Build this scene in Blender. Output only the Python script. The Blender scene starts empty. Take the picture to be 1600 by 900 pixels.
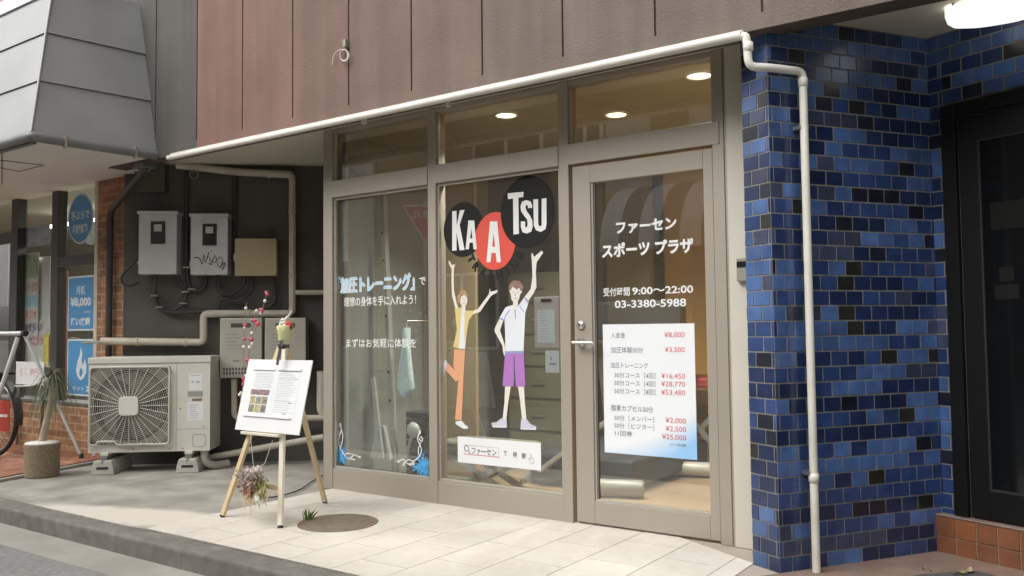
import bpy, bmesh, math, random
from mathutils import Vector, Matrix, noise

rng = random.Random(11)
scene = bpy.context.scene
COL = scene.collection

# ---------------------------------------------------------------- camera
FPX, YAW, PIT, ROL, EYE = 1329.35, math.radians(35.114), math.radians(2.725), math.radians(0.636), 1.1
fv = Vector((-math.sin(YAW) * math.cos(PIT), math.cos(YAW) * math.cos(PIT), math.sin(PIT)))
r0 = Vector((math.cos(YAW), math.sin(YAW), 0))
d0 = fv.cross(r0)
rv = math.cos(ROL) * r0 + math.sin(ROL) * d0
dv = -math.sin(ROL) * r0 + math.cos(ROL) * d0
EYEP = Vector((0, 0, EYE))
cd = bpy.data.cameras.new('camera')
cam = bpy.data.objects.new('camera', cd)
COL.objects.link(cam)
M = Matrix((rv, -dv, -fv)).transposed().to_4x4()
M.translation = EYEP
cam.matrix_world = M
cd.sensor_width = 36
cd.lens = 36 * FPX / 1600
cd.clip_end = 1000
scene.camera = cam

# ---------------------------------------------------------------- sky, sun, exposure
w = bpy.data.worlds.new('World')
scene.world = w
w.use_nodes = True
nt = w.node_tree
bg = nt.nodes['Background']
sky = nt.nodes.new('ShaderNodeTexSky')
sky.sky_type = 'NISHITA'
sky.sun_disc = False
SUN_EL, SUN_AZ = math.radians(46), math.radians(202)
sky.sun_elevation = SUN_EL
sky.sun_rotation = SUN_AZ
sky.dust_density = 4
sky.ozone_density = 1
hs = nt.nodes.new('ShaderNodeHueSaturation')
hs.inputs['Saturation'].default_value = 0.06
nt.links.new(sky.outputs[0], hs.inputs['Color'])
nt.links.new(hs.outputs[0], bg.inputs[0])
bg.inputs[1].default_value = 0.15
sl = bpy.data.lights.new('sun', 'SUN')
sl.energy = 1.3
sl.angle = math.radians(80)
sl.color = (1.0, 0.985, 0.93)
so = bpy.data.objects.new('sun', sl)
COL.objects.link(so)
sd = Vector((math.sin(SUN_AZ) * math.cos(SUN_EL), math.cos(SUN_AZ) * math.cos(SUN_EL), math.sin(SUN_EL)))
so.rotation_euler = sd.to_track_quat('Z', 'Y').to_euler()
so.location = sd * 30
vs = scene.view_settings
vs.view_transform = 'Standard'
vs.look = 'None'
vs.gamma = 1
vs.use_curve_mapping = False
vs.exposure = 0.72
scene.render.engine = 'CYCLES'
scene.cycles.use_denoising = True
scene.cycles.max_bounces = 8
scene.cycles.transparent_max_bounces = 16
scene.cycles.sample_clamp_indirect = 6
scene.cycles.caustics_reflective = False
scene.cycles.caustics_refractive = False

# ---------------------------------------------------------------- measuring helpers
def ray(px, py):
    return rv * ((px - 800) / FPX) + dv * ((py - 450) / FPX) + fv
def onY(px, py, Y):
    v = ray(px, py)
    return EYEP + v * (Y / v.y)
def onX(px, py, X):
    v = ray(px, py)
    return EYEP + v * (X / v.x)
def onZ(px, py, Z=0.0):
    v = ray(px, py)
    return EYEP + v * ((Z - EYE) / v.z)
def onPl(px, py, P, n):
    v = ray(px, py)
    return EYEP + v * ((P - EYEP).dot(n) / v.dot(n))
Vc = Vector
UX, UY, UZ = Vc((1, 0, 0)), Vc((0, 1, 0)), Vc((0, 0, 1))

# ---------------------------------------------------------------- materials
def mat(name, col, rough=0.6, metal=0.0, var=0.08, vs_=6.0, bump=0.0, bs=120.0, dirt=None, damt=0.35, ds=2.5,
        spec=0.5, attr=False, emit=0, coat=0.0, detail=6.0, streak=0.0):
    m = bpy.data.materials.new(name)
    m.use_nodes = True
    n, l = m.node_tree.nodes, m.node_tree.links
    b = n['Principled BSDF']
    b.inputs['Roughness'].default_value = rough
    b.inputs['Metallic'].default_value = metal
    b.inputs['Specular IOR Level'].default_value = spec
    b.inputs['Coat Weight'].default_value = coat
    tc = n.new('ShaderNodeTexCoord')
    nz = n.new('ShaderNodeTexNoise')
    nz.inputs['Scale'].default_value = vs_
    nz.inputs['Detail'].default_value = detail
    l.new(tc.outputs['Object'], nz.inputs['Vector'])
    rp = n.new('ShaderNodeMapRange')
    rp.inputs[1].default_value, rp.inputs[2].default_value = 0.3, 0.7
    rp.inputs[3].default_value, rp.inputs[4].default_value = 1 - var, 1 + var
    l.new(nz.outputs['Fac'], rp.inputs[0])
    mx = n.new('ShaderNodeMix')
    mx.data_type = 'RGBA'
    mx.blend_type = 'MULTIPLY'
    mx.inputs[0].default_value = 1
    if attr:
        at = n.new('ShaderNodeAttribute')
        at.attribute_name = 'tone'
        l.new(at.outputs['Color'], mx.inputs[6])
    else:
        mx.inputs[6].default_value = (*col, 1)
    l.new(rp.outputs[0], mx.inputs[7])
    out = mx.outputs[2]
    if dirt:
        n2 = n.new('ShaderNodeTexNoise')
        n2.inputs['Scale'].default_value = ds
        n2.inputs['Detail'].default_value = 8
        n2.inputs['Roughness'].default_value = 0.65
        l.new(tc.outputs['Object'], n2.inputs['Vector'])
        r2 = n.new('ShaderNodeMapRange')
        r2.inputs[1].default_value, r2.inputs[2].default_value = 0.45, 0.75
        r2.inputs[3].default_value, r2.inputs[4].default_value = 0, damt
        l.new(n2.outputs['Fac'], r2.inputs[0])
        m2 = n.new('ShaderNodeMix')
        m2.data_type = 'RGBA'
        l.new(r2.outputs[0], m2.inputs[0])
        l.new(out, m2.inputs[6])
        m2.inputs[7].default_value = (*dirt, 1)
        out = m2.outputs[2]
    if streak:
        mp = n.new('ShaderNodeMapping')
        mp.inputs['Scale'].default_value = (9, 9, 0.55)
        l.new(tc.outputs['Object'], mp.inputs[0])
        n4 = n.new('ShaderNodeTexNoise')
        n4.inputs['Scale'].default_value = 1
        n4.inputs['Detail'].default_value = 5
        l.new(mp.outputs[0], n4.inputs['Vector'])
        r4 = n.new('ShaderNodeMapRange')
        r4.inputs[1].default_value, r4.inputs[2].default_value = 0.35, 0.7
        r4.inputs[3].default_value, r4.inputs[4].default_value = 1 + streak * .5, 1 - streak
        l.new(n4.outputs['Fac'], r4.inputs[0])
        m4 = n.new('ShaderNodeMix')
        m4.data_type = 'RGBA'
        m4.blend_type = 'MULTIPLY'
        m4.inputs[0].default_value = 1
        l.new(out, m4.inputs[6])
        l.new(r4.outputs[0], m4.inputs[7])
        out = m4.outputs[2]
    l.new(out, b.inputs['Base Color'])
    if bump:
        n3 = n.new('ShaderNodeTexNoise')
        n3.inputs['Scale'].default_value = bs
        n3.inputs['Detail'].default_value = 4
        l.new(tc.outputs['Object'], n3.inputs['Vector'])
        bp = n.new('ShaderNodeBump')
        bp.inputs['Strength'].default_value = bump
        bp.inputs['Distance'].default_value = 0.004
        l.new(n3.outputs['Fac'], bp.inputs['Height'])
        l.new(bp.outputs[0], b.inputs['Normal'])
    if emit:
        b.inputs['Emission Color'].default_value = (*col, 1)
        b.inputs['Emission Strength'].default_value = emit
    return m

def glass_mat(name, tint=(0.88, 0.91, 0.90), rough=0.0, haze=0.025, gain=4.8):
    m = bpy.data.materials.new(name)
    m.use_nodes = True
    n, l = m.node_tree.nodes, m.node_tree.links
    n.remove(n['Principled BSDF'])
    out = n['Material Output']
    tr = n.new('ShaderNodeBsdfTransparent')
    tr.inputs[0].default_value = (*tint, 1)
    gl = n.new('ShaderNodeBsdfGlossy')
    gl.inputs['Roughness'].default_value = rough
    fr = n.new('ShaderNodeFresnel')
    fr.inputs[0].default_value = 1.5
    ge = n.new('ShaderNodeNewGeometry')
    iv = n.new('ShaderNodeMath')
    iv.operation = 'SUBTRACT'
    iv.inputs[0].default_value = 1.0
    l.new(ge.outputs['Backfacing'], iv.inputs[1])
    ml = n.new('ShaderNodeMath')
    ml.operation = 'MULTIPLY'
    l.new(fr.outputs[0], ml.inputs[0])
    l.new(iv.outputs[0], ml.inputs[1])
    m2 = n.new('ShaderNodeMath')
    m2.operation = 'MULTIPLY'
    m2.use_clamp = True
    m2.inputs[1].default_value = gain
    l.new(ml.outputs[0], m2.inputs[0])
    mx = n.new('ShaderNodeMixShader')
    l.new(m2.outputs[0], mx.inputs[0])
    l.new(tr.outputs[0], mx.inputs[1])
    l.new(gl.outputs[0], mx.inputs[2])
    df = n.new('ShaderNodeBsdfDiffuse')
    df.inputs[0].default_value = (0.72, 0.71, 0.66, 1)  # milky haze over the glass, mixed in as a pale diffuse colour
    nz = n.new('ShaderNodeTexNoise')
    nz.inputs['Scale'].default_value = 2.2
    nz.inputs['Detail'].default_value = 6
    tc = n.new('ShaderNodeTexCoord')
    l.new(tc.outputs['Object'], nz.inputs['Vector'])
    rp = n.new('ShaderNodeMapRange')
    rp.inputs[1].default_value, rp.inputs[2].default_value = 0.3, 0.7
    rp.inputs[3].default_value, rp.inputs[4].default_value = haze * 0.7, haze * 1.3
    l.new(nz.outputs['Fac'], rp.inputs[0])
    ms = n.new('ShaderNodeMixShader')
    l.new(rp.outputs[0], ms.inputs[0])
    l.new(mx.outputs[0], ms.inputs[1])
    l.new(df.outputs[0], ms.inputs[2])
    l.new(ms.outputs[0], out.inputs[0])
    return m

def brick_mat(name, c1, c2, mortar, bw, rh, ms, rough=0.75):
    m = bpy.data.materials.new(name)
    m.use_nodes = True
    n, l = m.node_tree.nodes, m.node_tree.links
    b = n['Principled BSDF']
    b.inputs['Roughness'].default_value = rough
    tc = n.new('ShaderNodeTexCoord')
    sp = n.new('ShaderNodeSeparateXYZ')
    l.new(tc.outputs['Object'], sp.inputs[0])
    ad = n.new('ShaderNodeMath')
    ad.operation = 'ADD'
    l.new(sp.outputs[0], ad.inputs[0])
    l.new(sp.outputs[1], ad.inputs[1])
    cb = n.new('ShaderNodeCombineXYZ')
    l.new(ad.outputs[0], cb.inputs[0])
    l.new(sp.outputs[2], cb.inputs[1])
    br = n.new('ShaderNodeTexBrick')
    br.inputs['Scale'].default_value = 1
    br.inputs['Brick Width'].default_value = bw
    br.inputs['Row Height'].default_value = rh
    br.inputs['Mortar Size'].default_value = ms
    br.inputs['Color1'].default_value = (*c1, 1)
    br.inputs['Color2'].default_value = (*c2, 1)
    br.inputs['Mortar'].default_value = (*mortar, 1)
    l.new(cb.outputs[0], br.inputs['Vector'])
    nz = n.new('ShaderNodeTexNoise')
    nz.inputs['Scale'].default_value = 14
    nz.inputs['Detail'].default_value = 7
    l.new(tc.outputs['Object'], nz.inputs['Vector'])
    rp = n.new('ShaderNodeMapRange')
    rp.inputs[1].default_value, rp.inputs[2].default_value = 0.3, 0.7
    rp.inputs[3].default_value, rp.inputs[4].default_value = 0.65, 1.3
    l.new(nz.outputs['Fac'], rp.inputs[0])
    mx = n.new('ShaderNodeMix')
    mx.data_type = 'RGBA'
    mx.blend_type = 'MULTIPLY'
    mx.inputs[0].default_value = 1
    l.new(br.outputs['Color'], mx.inputs[6])
    l.new(rp.outputs[0], mx.inputs[7])
    l.new(mx.outputs[2], b.inputs['Base Color'])
    bp = n.new('ShaderNodeBump')
    bp.invert = True
    bp.inputs['Strength'].default_value = 0.7
    bp.inputs['Distance'].default_value = 0.006
    l.new(br.outputs['Fac'], bp.inputs['Height'])
    l.new(bp.outputs[0], b.inputs['Normal'])
    return m

def emis(name, col, s):
    m = bpy.data.materials.new(name)
    m.use_nodes = True
    b = m.node_tree.nodes['Principled BSDF']
    b.inputs['Base Color'].default_value = (*col, 1)
    b.inputs['Emission Color'].default_value = (*col, 1)
    b.inputs['Emission Strength'].default_value = s
    return m

MT = dict(
    stucco=mat('brown_stucco', (0, 0, 0), 0.85, var=0.10, vs_=3, bump=1.0, bs=75, attr=True, dirt=(0.10, 0.085, 0.075), damt=0.35, ds=1.6, streak=0.14),
    soffit=mat('soffit_paint', (0.72, 0.665, 0.54), 0.8, var=0.04, dirt=(0.3, 0.27, 0.2), damt=0.25, ds=1.5),
    white_pipe=mat('white_pvc', (0.72, 0.69, 0.62), 0.45, var=0.05, dirt=(0.38, 0.34, 0.27), damt=0.4, ds=5),
    old_pipe=mat('beige_pipe_cover', (0.62, 0.57, 0.47), 0.5, var=0.07, dirt=(0.3, 0.26, 0.19), damt=0.45, ds=7),
    alu=mat('bronze_aluminium', (0.395, 0.355, 0.295), 0.45, 0.2, var=0.04, vs_=2, dirt=(0.26, 0.22, 0.17), damt=0.2, ds=2),
    alu_in=mat('aluminium_bead', (0.52, 0.49, 0.44), 0.35, 0.4, var=0.04),
    rubber=mat('black_gasket', (0.03, 0.03, 0.03), 0.7),
    wstrip=mat('cream_painted_panel', (0.60, 0.565, 0.48), 0.6, var=0.04, dirt=(0.42, 0.38, 0.31), damt=0.3, ds=1.5),
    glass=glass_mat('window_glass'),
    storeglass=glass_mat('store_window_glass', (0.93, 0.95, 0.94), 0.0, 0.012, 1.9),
    darkglass=mat('dark_door_glass', (0.005, 0.006, 0.007), 0.08, var=0.0, spec=0.3),
    black=mat('black_metal', (0.006, 0.006, 0.006), 0.5, var=0.2, spec=0.25),
    darkwall=mat('dark_recess_wall', (0.105, 0.098, 0.088), 0.85, var=0.18, vs_=3, bump=0.3, bs=60, dirt=(0.14, 0.13, 0.12), damt=0.5, ds=1.2),
    tile=mat('glazed_blue_tile', (0, 0, 0), 0.2, var=0.22, vs_=11, attr=True, spec=0.55, detail=2),
    grout=mat('tile_grout', (0.215, 0.21, 0.19), 0.9, var=0.2, vs_=12),
    store_soffit=mat('store_soffit_paint', (0.80, 0.78, 0.72), 0.8, var=0.03, dirt=(0.5, 0.48, 0.42), damt=0.2, ds=1.5),
    terra=mat('terracotta_tile', (0, 0, 0), 0.5, var=0.2, vs_=12, attr=True, dirt=(0.2, 0.13, 0.09), damt=0.3),
    terragrout=mat('step_grout', (0.34, 0.27, 0.2), 0.9),
    terracap=mat('terracotta_paving', (0.22, 0.145, 0.11), 0.8, var=0.2, vs_=9, bump=0.4, dirt=(0.25, 0.2, 0.16), damt=0.6, ds=5),
    cream=mat('cream_paving_slab', (0, 0, 0), 0.75, var=0.045, vs_=18, attr=True, bump=0.3, bs=150, dirt=(0.46, 0.40, 0.33), damt=0.35, ds=3.2),
    joint=mat('paving_joint', (0.40, 0.35, 0.29), 0.9),
    asphalt=mat('road_asphalt', (0.27, 0.27, 0.26), 0.9, var=0.2, vs_=30, bump=0.6, bs=220, dirt=(0.11, 0.11, 0.105), damt=0.5, ds=1.2),
    asphalt2=mat('dark_asphalt', (0.085, 0.085, 0.08), 0.9, var=0.25, vs_=60, bump=0.8, bs=180),
    gutterc=mat('gutter_concrete', (0.38, 0.36, 0.32), 0.9, var=0.13, vs_=8, bump=0.4, bs=160, dirt=(0.16, 0.15, 0.13), damt=0.5, ds=2),
    kerb=mat('kerb_concrete', (0.205, 0.193, 0.167), 0.9, var=0.2, vs_=12, bump=0.6, bs=140, dirt=(0.10, 0.09, 0.08), damt=0.6, ds=4),
    redpave=brick_mat('red_paving_brick', (0.36, 0.155, 0.09), (0.29, 0.13, 0.08), (0.27, 0.17, 0.12), 0.2, 0.1, 0.004),
    brick=brick_mat('orange_wall_brick', (0.42, 0.21, 0.10), (0.24, 0.115, 0.065), (0.40, 0.29, 0.19), 0.22, 0.072, 0.007),
    brickb=brick_mat('low_wall_brick', (0.50, 0.28, 0.14), (0.27, 0.14, 0.08), (0.50, 0.38, 0.26), 0.22, 0.072, 0.007),
    awning=mat('grey_sheet_metal', (0.32, 0.325, 0.32), 0.45, 0.25, var=0.07, vs_=2.5, bump=0.25, bs=2.2, dirt=(0.26, 0.26, 0.25), damt=0.4, ds=2),
    darkpipe=mat('dark_brown_pipe', (0.05, 0.047, 0.043), 0.45, var=0.15, dirt=(0.1, 0.09, 0.08)),
    conduit=mat('black_conduit', (0.045, 0.045, 0.043), 0.55, var=0.2),
    storeframe=mat('dark_window_frame', (0.06, 0.058, 0.052), 0.45, 0.2, var=0.1),
    ac=mat('ivory_enamel', (0.69, 0.67, 0.60), 0.45, var=0.03, dirt=(0.40, 0.35, 0.27), damt=0.35, ds=3),
    acgrille=mat('grille_plastic', (0.58, 0.555, 0.48), 0.5, var=0.05),
    acdark=mat('fan_cavity', (0.10, 0.095, 0.085), 0.7, var=0.15),
    acmid=mat('fan_shroud', (0.27, 0.25, 0.21), 0.7, var=0.1),
    heater=mat('heater_enamel', (0.54, 0.51, 0.44), 0.4, 0.1, var=0.04, dirt=(0.3, 0.27, 0.22), damt=0.3, ds=4),
    meter=mat('grey_meter_steel', (0.58, 0.59, 0.59), 0.45, 0.2, var=0.05, dirt=(0.25, 0.25, 0.24), damt=0.3, ds=5),
    meterglass=mat('meter_window', (0.02, 0.02, 0.02), 0.1),
    dial=mat('meter_dial', (0.5, 0.5, 0.46), 0.6),
    beigebox=mat('beige_junction_box', (0.44, 0.37, 0.22), 0.55, var=0.06, dirt=(0.22, 0.18, 0.1), damt=0.3, ds=4),
    block=mat('grey_foot_block', (0.52, 0.50, 0.45), 0.8, var=0.1, bump=0.3, dirt=(0.3, 0.28, 0.24), damt=0.4, ds=8),
    wood=mat('pale_easel_wood', (0.66, 0.53, 0.33), 0.6, var=0.12, vs_=9, dirt=(0.45, 0.3, 0.14), damt=0.3, ds=5),
    woodlit=mat('lit_easel_wood', (0.76, 0.70, 0.57), 0.6, var=0.08, vs_=9),  # paler copy of the easel wood, light on the centre leg put into colour
    board=mat('white_foam_board', (0.80, 0.80, 0.80), 0.6, var=0.01),
    paper=mat('white_paper', (0.78, 0.79, 0.80), 0.7, var=0.01),
    ink=mat('grey_print', (0.30, 0.31, 0.33), 0.8, var=0.3, vs_=60),
    inkl=mat('pale_print', (0.52, 0.53, 0.55), 0.8, var=0.2, vs_=60),
    black_ink=mat('black_print', (0.02, 0.02, 0.022), 0.6),
    navy_ink=mat('dark_navy_print', (0.07, 0.08, 0.11), 0.6),
    red_ink=mat('red_print', (0.62, 0.055, 0.05), 0.6),
    white=mat('white_vinyl', (0.80, 0.80, 0.78), 0.5, var=0.01),
    vblack=mat('black_vinyl', (0.018, 0.018, 0.018), 0.6, spec=0.2),
    vred=mat('red_vinyl', (0.72, 0.09, 0.065), 0.45, var=0.02),
    vgrey=mat('charcoal_vinyl', (0.022, 0.02, 0.018), 0.6, spec=0.2),
    lblue=mat('pale_blue_vinyl', (0.38, 0.64, 0.85), 0.5, var=0.02),
    cyan=mat('bright_blue_vinyl', (0.09, 0.42, 0.80), 0.5, var=0.2, vs_=30),
    skin=mat('pale_skin_print', (0.76, 0.71, 0.64), 0.6, var=0.01),
    hairm=mat('brown_hair_print', (0.26, 0.17, 0.13), 0.6, var=0.2, vs_=40),
    hairw=mat('tan_hair_print', (0.42, 0.28, 0.14), 0.6, var=0.2, vs_=40),
    yellow=mat('yellow_cloth_print', (0.68, 0.56, 0.24), 0.6, var=0.03),
    orange=mat('orange_cloth_print', (0.72, 0.36, 0.20), 0.6, var=0.03),
    purple=mat('purple_cloth_print', (0.42, 0.18, 0.50), 0.6, var=0.03),
    shirt=mat('white_cloth_print', (0.74, 0.76, 0.80), 0.6, var=0.02),
    pblue=mat('blue_trim_print', (0.26, 0.35, 0.55), 0.6),
    shoe=mat('lilac_shoe_print', (0.58, 0.58, 0.70), 0.6, var=0.1, vs_=60),
    chrome=mat('satin_steel', (0.62, 0.60, 0.56), 0.28, 0.9, var=0.03),
    keybox=mat('key_box_grey', (0.30, 0.28, 0.23), 0.5),
    signblue=mat('sign_blue', (0.075, 0.29, 0.56), 0.5, var=0.03),
    signwhite=mat('sign_pale_edge', (0.70, 0.76, 0.78), 0.5),
    pink=mat('pink_roller_blind', (0.68, 0.28, 0.27), 0.7),
    store_in=mat('store_interior_wall', (0.36, 0.34, 0.28), 0.9, var=0.1),
    intwall=mat('gym_wall_paint', (0.42, 0.38, 0.30), 0.85, var=0.05),
    intgrey=mat('gym_grey_wall', (0.34, 0.36, 0.34), 0.85, var=0.07),
    ochre=mat('ochre_wall', (0.66, 0.42, 0.13), 0.8, var=0.04),
    tan=mat('tan_partition', (0.40, 0.30, 0.175), 0.7, var=0.05, vs_=2),
    brownp=mat('brown_panelling', (0.27, 0.22, 0.165), 0.7, var=0.08),
    gymfloor=mat('oak_floor', (0.34, 0.245, 0.155), 0.35, var=0.15, vs_=3),
    ceil=mat('gym_ceiling', (0.38, 0.34, 0.27), 0.9, var=0.03),
    lamp=emis('downlight_glow', (1.0, 0.86, 0.55), 6),
    bulb=emis('ceiling_lamp_glow', (1.0, 0.99, 0.94), 0.62),
    tube=emis('tube_lamp_glow', (1.0, 0.98, 0.9), 5),
    gearw=mat('pale_gym_steel', (0.52, 0.52, 0.48), 0.4, 0.1),
    gearg=mat('grey_gym_steel', (0.25, 0.25, 0.22), 0.45, 0.2),
    vinyl=mat('black_bench_vinyl', (0.05, 0.05, 0.055), 0.45),
    redvinyl=mat('red_bench_vinyl', (0.42, 0.05, 0.045), 0.45),
    towel=mat('pale_blue_towel', (0.66, 0.78, 0.82), 0.95, var=0.06, vs_=20, bump=0.4, bs=150),
    bluep=mat('blue_rubber', (0.06, 0.09, 0.5), 0.5),
    berryp=mat('pink_berry', (0.55, 0.09, 0.13), 0.4, var=0.2, vs_=50),
    berryw=mat('white_berry', (0.75, 0.72, 0.66), 0.5),
    twig=mat('dry_twig', (0.35, 0.26, 0.17), 0.8),
    wrap=mat('pale_green_wrap', (0.58, 0.57, 0.30), 0.8, var=0.15, vs_=40),
    ribbon=mat('dark_ribbon', (0.045, 0.035, 0.032), 0.6),
    flower=mat('red_flower', (0.50, 0.03, 0.035), 0.6, var=0.25, vs_=60),
    leaf=mat('dark_leaf', (0.05, 0.09, 0.035), 0.6, var=0.3, vs_=30),
    dgreen=mat('dried_olive_leaf', (0.24, 0.25, 0.09), 0.8, var=0.3, vs_=40),
    dbrown=mat('dried_brown_leaf', (0.24, 0.10, 0.06), 0.8, var=0.3, vs_=40),
    dpink=mat('dried_pink_flower', (0.56, 0.46, 0.43), 0.8, var=0.2, vs_=40),
    straw=mat('dried_straw', (0.58, 0.46, 0.26), 0.8, var=0.2, vs_=40),
    grass=mat('ponytail_leaf', (0.13, 0.15, 0.075), 0.6, var=0.35, vs_=14),
    trunk=mat('grey_trunk', (0.42, 0.35, 0.26), 0.85, var=0.2, vs_=20, bump=0.5),
    wicker=mat('wicker_pot', (0.27, 0.21, 0.14), 0.75, var=0.25, vs_=60),
    gravel=mat('white_gravel', (0.72, 0.70, 0.65), 0.9, var=0.15, vs_=70, bump=0.9, bs=90),
    steel=mat('galvanised_tube', (0.62, 0.63, 0.62), 0.45, 0.2, var=0.08),
    tyre=mat('tyre_rubber', (0.03, 0.03, 0.03), 0.8),
    redpaint=mat('red_bicycle_paint', (0.45, 0.06, 0.04), 0.4, var=0.05),
    iron=mat('rusty_iron', (0.20, 0.155, 0.115), 0.75, 0.1, var=0.2, vs_=25, bump=0.7, bs=100),
    drip=mat('grey_eave_gutter', (0.17, 0.175, 0.175), 0.45, 0.2, var=0.12, dirt=(0.3, 0.3, 0.29), damt=0.4, ds=5),
    pinkwall=mat('pinkish_wall', (0.42, 0.27, 0.22), 0.85, var=0.06),
    oppgrey=mat('opposite_grey_wall', (0.64, 0.64, 0.61), 0.85, var=0.08, vs_=1),
    oppbrown=mat('opposite_brown_wall', (0.26, 0.21, 0.16), 0.85, var=0.1, vs_=1),
    oppyel=mat('opposite_yellow_wall', (0.74, 0.47, 0.11), 0.8, var=0.05),
    stripe_w=mat('awning_white_cloth', (0.86, 0.86, 0.84), 0.8),
    stripe_g=mat('awning_grey_cloth', (0.20, 0.19, 0.18), 0.8),
    signred=mat('stop_sign_red', (0.62, 0.03, 0.04), 0.4),
)
# pale patch blended into the pavement concrete colour
def pavement_mat():
    m = mat('pavement_concrete', (0.355, 0.335, 0.29), 0.85, var=0.30, vs_=3.5, bump=0.4, bs=120, dirt=(0.19, 0.175, 0.15), damt=0.6, ds=1.3)
    n, l = m.node_tree.nodes, m.node_tree.links
    b = n['Principled BSDF']
    src = b.inputs['Base Color'].links[0].from_socket
    tc = n.new('ShaderNodeTexCoord')
    mp = n.new('ShaderNodeMapping')
    mp.vector_type = 'TEXTURE'
    c = onZ(190, 806)
    mp.inputs['Location'].default_value = (c.x - 0.0, c.y, 0)
    mp.inputs['Rotation'].default_value = (0, 0, 0.30)
    mp.inputs['Scale'].default_value = (1.15, 0.30, 1)
    l.new(tc.outputs['Object'], mp.inputs[0])
    gr = n.new('ShaderNodeTexGradient')
    gr.gradient_type = 'SPHERICAL'
    l.new(mp.outputs[0], gr.inputs[0])
    nz = n.new('ShaderNodeTexNoise')
    nz.inputs['Scale'].default_value = 5
    nz.inputs['Detail'].default_value = 8
    l.new(tc.outputs['Object'], nz.inputs['Vector'])
    mu = n.new('ShaderNodeMath')
    mu.operation = 'MULTIPLY'
    l.new(gr.outputs['Fac'], mu.inputs[0])
    l.new(nz.outputs['Fac'], mu.inputs[1])
    rp = n.new('ShaderNodeMapRange')
    rp.inputs[1].default_value, rp.inputs[2].default_value = 0.05, 0.22
    rp.inputs[3].default_value, rp.inputs[4].default_value = 0, 0.95
    l.new(mu.outputs[0], rp.inputs[0])
    mx = n.new('ShaderNodeMix')
    mx.data_type = 'RGBA'
    l.new(rp.outputs[0], mx.inputs[0])
    l.new(src, mx.inputs[6])
    mx.inputs[7].default_value = (0.66, 0.61, 0.53, 1)
    l.new(mx.outputs[2], b.inputs['Base Color'])
    return m
MT['pavement'] = pavement_mat()

# ---------------------------------------------------------------- object helpers
ORG = {}
def props(o, label=None, cat=None, group=None, kind=None):
    if label: o['label'] = label
    if cat: o['category'] = cat
    if group: o['group'] = group
    if kind: o['kind'] = kind
    return o
def thing(name, label, cat, loc=(0, 0, 0), group=None):
    o = bpy.data.objects.new(name, None)
    COL.objects.link(o)
    o.empty_display_size = 0.1
    o.location = loc
    ORG[o.name] = Vc(loc)
    return props(o, label, cat, group)

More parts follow.
